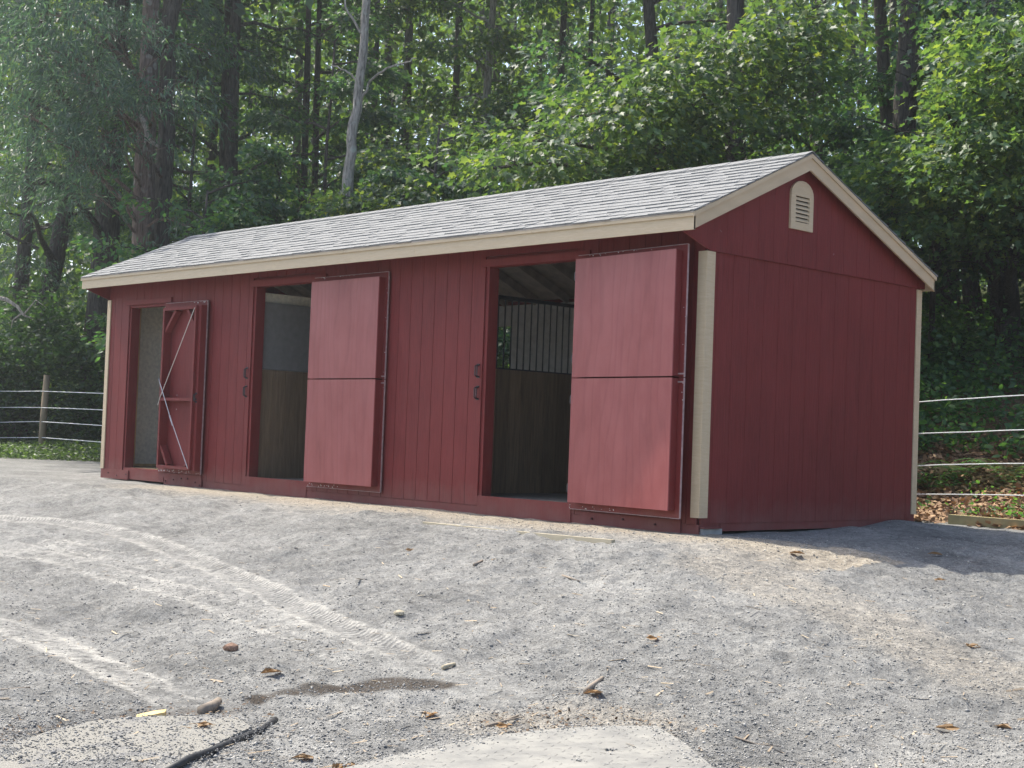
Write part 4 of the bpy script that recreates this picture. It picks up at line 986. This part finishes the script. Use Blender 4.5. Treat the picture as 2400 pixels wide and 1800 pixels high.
# ------------------------------------------------------------------ loose things on the yard
def between(a, b, z=None):
    a, b = ghit(*a), ghit(*b); return a, b
def plank():
    a, b = ghit(838, 1206), ghit(1437, 1276); d = b-a; L = np.linalg.norm(d); d /= L; s = np.cross([0, 0, 1], d); s /= np.linalg.norm(s)
    mb = MB(); n = 14
    for k in range(n):
        t0, t1 = k/n, (k+1)/n; p = a*(1-t0)+b*t0; q = a*(1-t1)+b*t1
        dz0 = -.004+.034*t0**2; dz1 = -.004+.034*t1**2
        mb.add([p+[0, 0, dz0-.07]-s*.022-a, q+[0, 0, dz1-.07]-s*.022-a, q+[0, 0, dz1-.07]+s*.022-a, p+[0, 0, dz0-.07]+s*.022-a, p+[0, 0, dz0]-s*.022-a, q+[0, 0, dz1]-s*.022-a, q+[0, 0, dz1]+s*.022-a, p+[0, 0, dz0]+s*.022-a], [(0, 1, 5, 4), (1, 2, 6, 5), (2, 3, 7, 6), (3, 0, 4, 7), (4, 5, 6, 7), (3, 2, 1, 0)])
    o = mb.build('plank', M_PLANK); o.location = tuple(a); tag(o, 'long thin weathered board half buried in gravel in front of the barn doors', 'board')
plank()
def timber():
    a = W(2222, 1212, 16.0); b = W(2470, 1240, 15.3); a[2] = GZ(a[0], a[1]); b[2] = GZ(b[0], b[1]); d = b-a; s = np.cross([0, 0, 1], d); s = s/np.linalg.norm(s)*.10
    mb = MB(); mb.obox((0, 0, -.02), d, s, (0, 0, .125)); o = mb.build('landscape_timber', M_TIMBER); o.location = tuple(a); tag(o, 'yellowish treated timber lying between gravel and mulch right of the barn', 'timber')
timber()
def hose():
    pts = [ghit(x, y) for x, y in ((380, 1830), (440, 1795), (500, 1766), (560, 1736), (610, 1710), (645, 1690))]
    b = pts[-1].copy(); mb = MB(); mb.tube([p+[0, 0, .015]-b for p in pts], [.0165]*6, 10); o = mb.build('rubber_hose', M_HOSE, None, True); o.location = tuple(b); tag(o, 'black rubber hose end lying across the dusty slab at the bottom', 'hose')
hose()
def plate():
    pts = [ghit(x, y) for x, y in ((1410, 1713), (1538, 1712), (1600, 1758), (1680, 1830), (1780, 1930), (700, 1990), (720, 1835), (900, 1788), (1050, 1757), (1180, 1735), (1300, 1720))]
    c = sum(pts)/len(pts); zt = max(p[2] for p in pts)-.004; mb = MB()
    fit = np.linalg.lstsq(np.array([[p[0]-c[0], p[1]-c[1], 1] for p in pts]), np.array([p[2] for p in pts]), rcond=None)[0]
    zz = lambda x, y: fit[0]*(x-c[0])+fit[1]*(y-c[1])+fit[2]+.034
    mb.prism([(p[0]-c[0], p[1]-c[1], zz(p[0], p[1])-c[2]-.012) for p in pts][::-1], (0, 0, .012)); o = mb.build('tread_plate', M_PLATE); o.location = tuple(c)
    tag(o, 'pale dusty steel tread plate with raised lugs at the bottom right of centre', 'metal plate')
    mb = MB(); e = pts[1]-pts[9]; e[2] = 0; e /= np.linalg.norm(e); f = np.array([-e[1], e[0], 0])
    poly = [(p[0], p[1]) for p in pts]
    def inside(x, y):
        r = False
        for (x1, y1), (x2, y2) in zip(poly, poly[1:]+poly[:1]):
            if (y1 > y) != (y2 > y) and x < (x2-x1)*(y-y1)/(y2-y1)+x1: r = not r
        return r
    for i in range(-50, 50):
        for j in range(-40, 40):
            p = c+e*i*.062+f*j*.062; 
            if not inside(p[0], p[1]) or rng.random() < .35: continue
            dd = (e+f if (i+j) % 2 else e-f)/1.414*.024; s = np.cross(dd, [0, 0, 1]); s = s/np.linalg.norm(s)*.006; z = zz(p[0], p[1])-c[2]
            q = np.array([p[0]-c[0], p[1]-c[1], z+.0004])
            mb.add([q-dd, q-s, q+dd, q+s, q+[0, 0, .0016]-dd*.5, q+[0, 0, .0016]+dd*.5], [(0, 1, 5, 4), (1, 2, 5), (2, 3, 4, 5), (3, 0, 4)])
    mb.build('tread_pattern', M_PLATE, o)['kind'] = 'stuff'
    Q = []
    ring = pts[6:]+pts[:4]
    for a, b in zip(ring[:-1], ring[1:]):
        for k in range(int(260*np.linalg.norm(b-a))): t = rng.random(); p = a*(1-t)+b*t+rng.normal(0, .07, 3); Q.append((p[0], p[1], zz(p[0], p[1])+.001))
    Q = np.array(Q); m = len(Q); sz = rng.lognormal(math.log(.0042), .4, m); V = OCT[None]*sz[:, None, None]*[1.2, 1, .7]+Q[:, None]
    g = np_mesh('edge_grit', V.reshape(-1, 3), (OCF[None]+6*np.arange(m)[:, None, None]).reshape(-1), np.full(m*8, 3), np.repeat(rng.random(m), 8), M_STONE); tag(g, 'gravel spilled over the rim of the tread plate', 'grit', kind='stuff')
plate()
def slab():
    pts = [ghit(x, y) for x, y in ((-60, 1800), (0, 1776), (60, 1752), (120, 1730), (190, 1711), (270, 1699), (370, 1692), (480, 1690), (560, 1694), (590, 1712), (520, 1745), (440, 1790), (330, 1880), (-80, 1960))]
    c = sum(pts)/len(pts); fit = np.linalg.lstsq(np.array([[p[0]-c[0], p[1]-c[1], 1] for p in pts]), np.array([p[2] for p in pts]), rcond=None)[0]
    zz = lambda x, y: fit[0]*(x-c[0])+fit[1]*(y-c[1])+fit[2]+.02
    mb = MB(); mb.prism([(p[0]-c[0], p[1]-c[1], zz(p[0], p[1])-c[2]-.03) for p in pts][::-1], (0, 0, .03)); o = mb.build('concrete_slab', M_MAT); o.location = tuple(c)
    tag(o, 'pale gritty slab edge showing through the gravel in the bottom left corner', 'slab')
    n = 2600; P = np.array([ghit(x, y) for x, y in zip(rng.uniform(0, 640, 3600), 1690+115*rng.random(3600)**1.0)]); s = rng.lognormal(math.log(.0036), .4, 3600)
    V = OCT[None]*s[:, None, None]*[1.2, 1, .7]+np.stack([P[:, 0], P[:, 1], zz(P[:, 0], P[:, 1])+s*.3], 1)[:, None]
    F = (OCF[None]+6*np.arange(3600)[:, None, None]).reshape(-1); g = np_mesh('slab_grit', V.reshape(-1, 3), F, np.full(28800, 3), np.repeat(rng.random(3600)*.8, 8), M_STONE); tag(g, 'dark grit lying on the pale slab', 'grit', kind='stuff')
slab()
def stick(label, a, b, r, mat=None, fork=False, name='stick', cat='stick'):
    a, b = ghit(*a), ghit(*b); a[2] += r*.8; b[2] += r*.8; m = (a+b)/2+rng.normal(0, .03*np.linalg.norm(b-a), 3)*[1, 1, .2]; mb = MB(); mb.tube([(0, 0, 0), m-a, b-a], [r, r*.95, r*.7], 7, wob=.15)
    if fork: mb.tube([m-a, (m+b)/2-a+np.array([.04, .05, .01])], [r*.6, r*.4], 5)
    o = mb.build(name, mat or M_TWIG, None, True); o.location = tuple(a); tag(o, label, cat)
stick('thick grey stick lying alone in the gravel right of the tyre track end', (1372, 1629), (1412, 1605), .016)
stick('short grey log piece on brown litter above the pale slab', (474, 1678), (512, 1652), .030, M_TWIG, name='log_piece', cat='log')
stick('thin forked twig on the right part of the yard near the bottom', (1722, 1730), (1834, 1740), .006, fork=True)
stick('slender twig lying in front of the right stall door', (1318, 1348), (1358, 1358), .008)
stick('dark short stick beside a dead leaf below the plank', (1111, 1330), (1130, 1318), .013)
stick('pale split wood scrap lying across the tyre tread', (1038, 1568), (1066, 1556), .014, M_STRAW and M_PLANK, name='wood_scrap', cat='wood scrap')
stick('thin dark stick above the tread plate left edge', (968, 1778), (1002, 1761), .008)
stick('long thin stick lying at the left edge of the yard', (-10, 1624), (70, 1617), .008)
stick('curved twig with a dead leaf above the tread plate', (1140, 1705), (1215, 1680), .008, fork=True)
stick('dark short twig resting on the tread plate', (1440, 1742), (1480, 1732), .007)
def chunk():
    a, b = ghit(318, 1690), ghit(388, 1690); d = b-a; s = np.cross([0, 0, 1], d); s = s/np.linalg.norm(s)*.06; mb = MB()
    mb.prism([(0, 0, -.01), d*.97-[0, 0, .01], d+s*.3+[0, 0, .0], d*.6+s*.8, s*.7], (0, 0, .035)); o = mb.build('wood_chunk', M_WOOD); o.location = tuple(a+[0, 0, .008]); tag(o, 'yellow split wood chunk beside the pale slab', 'wood chunk')
chunk()
def rock():
    p = ghit(542, 1524); v = OCT.copy(); mb = MB(); n = 8
    for i in range(5):
        th = math.pi*i/4
    import bmesh
    bm = bmesh.new(); bmesh.ops.create_icosphere(bm, subdivisions=2, radius=.05)
    for w in bm.verts: w.co *= 1+random.uniform(-.16, .16); w.co.z *= .6
    me = bpy.data.meshes.new('rock'); bm.to_mesh(me); bm.free(); me.materials.append(M_ROCK); o = bpy.data.objects.new('rock', me); COL.objects.link(o); o.location = tuple(p+[0, 0, .02]); tag(o, 'rusty brown rock on the yard between two tyre tracks', 'rock')
    o2 = o.copy(); o2.data = o.data.copy(); o2.data.materials[0] = M_PLANK; COL.objects.link(o2); o2.location = tuple(ghit(936, 1442)+[0, 0, .01]); o2.scale = (.8, .7, .7); tag(o2, 'pale yellowish stone on the gravel right of the tyre track', 'rock')
rock()
def dry_leaf_mesh():
    mb = MB(); hw = MAPLE_V.copy(); hw[:, 2] = .10*np.abs(hw[:, 1])+.12*np.sin(hw[:, 0]*3)+rng.normal(0, .03, len(hw)); mb.add(hw, MAPLE_F); return mb.build('dead_leaf', M_DRYLEAF)
DL = [(1525, 1510, .12, 'curled tan dead leaf alone on the gravel right of centre'), (955, 1303, .09, 'small tan dead leaf on the gravel below the plank'), (1151, 1314, .08, 'brown dead leaf beside a dark stick below the plank'), (1411, 1632, .12, 'crumpled tan dead leaf right beside the thick grey stick'),
      (1172, 1708, .10, 'yellow dead leaf caught on a curved twig'), (1013, 1656, .12, 'brown dead leaf on straw right of the dark dirt patch'), (822, 1788, .17, 'large yellow dead leaf at the bottom edge'), (655, 1594, .14, 'ragged brown dead leaf above the dark dirt patch'), (463, 1716, .08, 'small brown dead leaf on the pale slab'), (734, 1775, .10, 'reddish dead leaf right of the hose'), (1850, 1301, .13, 'brown dead leaf clump on the sunlit side of the barn shadow'), (2209, 1309, .13, 'flat tan dead leaf inside the barn shadow'), (2287, 1520, .13, 'grey brown dead leaf on the far right of the yard'), (2240, 1722, .14, 'tan dead leaf among straw near the bottom right'), (2334, 1703, .10, 'small tan dead leaf near the bottom right corner'), (2190, 1369, .09, 'pale dead leaf just below the barn shadow')]
dl0 = None
for px, py, s, lb in DL:
    p = ghit(px, py)
    if dl0 is None: dl0 = dry_leaf_mesh(); o = dl0
    else: o = dl0.copy(); COL.objects.link(o)
    o.location = tuple(p+[0, 0, .006]); o.rotation_euler = (random.uniform(-.07, .07), random.uniform(-.03, .10), random.uniform(0, 6.28)); o.scale = (s, s, s); tag(o, lb, 'dead leaf', 'dead leaves on the yard')
def straw(n):
    px = rng.uniform(-20, 2420, n); py = 1250+550*rng.random(n)**.75; P = np.array([ground_hit(a, b) for a, b in zip(px, py)]); P[:, 2] = full_h(P[:, 0], P[:, 1])+.004; m = len(P)
    a = rng.uniform(0, 6.28, m); d = np.stack([np.cos(a), np.sin(a), rng.normal(0, .08, m)], 1); nn = rng.normal(0, .25, (m, 3)); nn[:, 2] += 1
    V0 = np.array([(0, -.05, 0), (1, -.04, .0), (1, .04, .01), (0, .05, 0.01)]); LEAF['sliver'] = (V0, [(0, 1, 2, 3)])
    o = leaves('straw_litter', P, d, nn, rng.lognormal(math.log(.045), .5, m).clip(.015, .16), 'sliver', M_STRAW); tag(o, 'bits of straw, bark and twig littering the yard', 'litter', kind='stuff')
straw(1500)
def litter_left(n):
    out = []
    for L in (MUDL, STRAW):
        for k in range(n//3):
            p = L[rng.integers(len(L))]; q = p+rng.normal(0, .2, 2); out.append((q[0], q[1], GZ(q[0], q[1])+.006))
    return np.array(out)
scatter('bark_litter', 'brown bark and straw crumbs around the slab and the dirt patch', 'litter', litter_left, 800, 'quad', M_DIRTCHIP, .022, 1.2, .4)

# ------------------------------------------------------------------ haze
def haze():
    mb = MB(); mb.box(-145, 145, -115, 145, -3, 48); me_m = bpy.data.materials.new('veil_haze'); me_m.use_nodes = True; t = me_m.node_tree
    t.nodes.remove(t.nodes['Principled BSDF']); v = t.nodes.new('ShaderNodeVolumePrincipled'); v.inputs['Color'].default_value = (.86, .93, .98, 1); v.inputs['Density'].default_value = HAZE; v.inputs['Anisotropy'].default_value = .6
    t.links.new(v.outputs[0], t.nodes['Material Output'].inputs['Volume']); o = mb.build('haze', me_m); tag(o, 'thin bright haze volume added to lift the woods like veiling lens glare', 'haze', kind='stuff')
HAZE = .0010  # thin volume standing in for lens glare that veils the woods
haze()
# ------------------------------------------------------------------ light
SUN_EL, SUN_AZ = 57.5, 6.8     # azimuth: degrees in front of the barn's long axis, light travelling towards +x
w = bpy.data.worlds.new('World'); SC.world = w; w.use_nodes = True
nt = w.node_tree; bg = nt.nodes['Background']; sky = nt.nodes.new('ShaderNodeTexSky'); sky.sky_type = 'NISHITA'; sky.sun_disc = False
sky.sun_elevation = R(SUN_EL); sky.air_density = .9; sky.dust_density = 3.0; sky.ozone_density = 1.0
tow = Vector((-math.cos(R(SUN_AZ)), -math.sin(R(SUN_AZ)), 0))     # horizontal direction towards the sun
sky.sun_rotation = math.atan2(tow.x, tow.y)
nt.links.new(sky.outputs[0], bg.inputs[0]); bg.inputs[1].default_value = .14
sd = bpy.data.lights.new('sun', 'SUN'); sd.energy = 3.5; sd.angle = R(.6); sd.color = (1, .935, .82)
so = bpy.data.objects.new('sun', sd); COL.objects.link(so)
tv = Vector((tow.x*math.cos(R(SUN_EL)), tow.y*math.cos(R(SUN_EL)), math.sin(R(SUN_EL))))
so.rotation_euler = tv.to_track_quat('Z', 'Y').to_euler(); so.location = tuple(tv*60)
SC.view_settings.view_transform = 'Standard'; SC.view_settings.look = 'None'; SC.view_settings.gamma = 1; SC.view_settings.exposure = 1.2
SC.cycles.max_bounces = 8; SC.cycles.diffuse_bounces = 4; SC.cycles.transmission_bounces = 4; SC.cycles.use_denoising = True
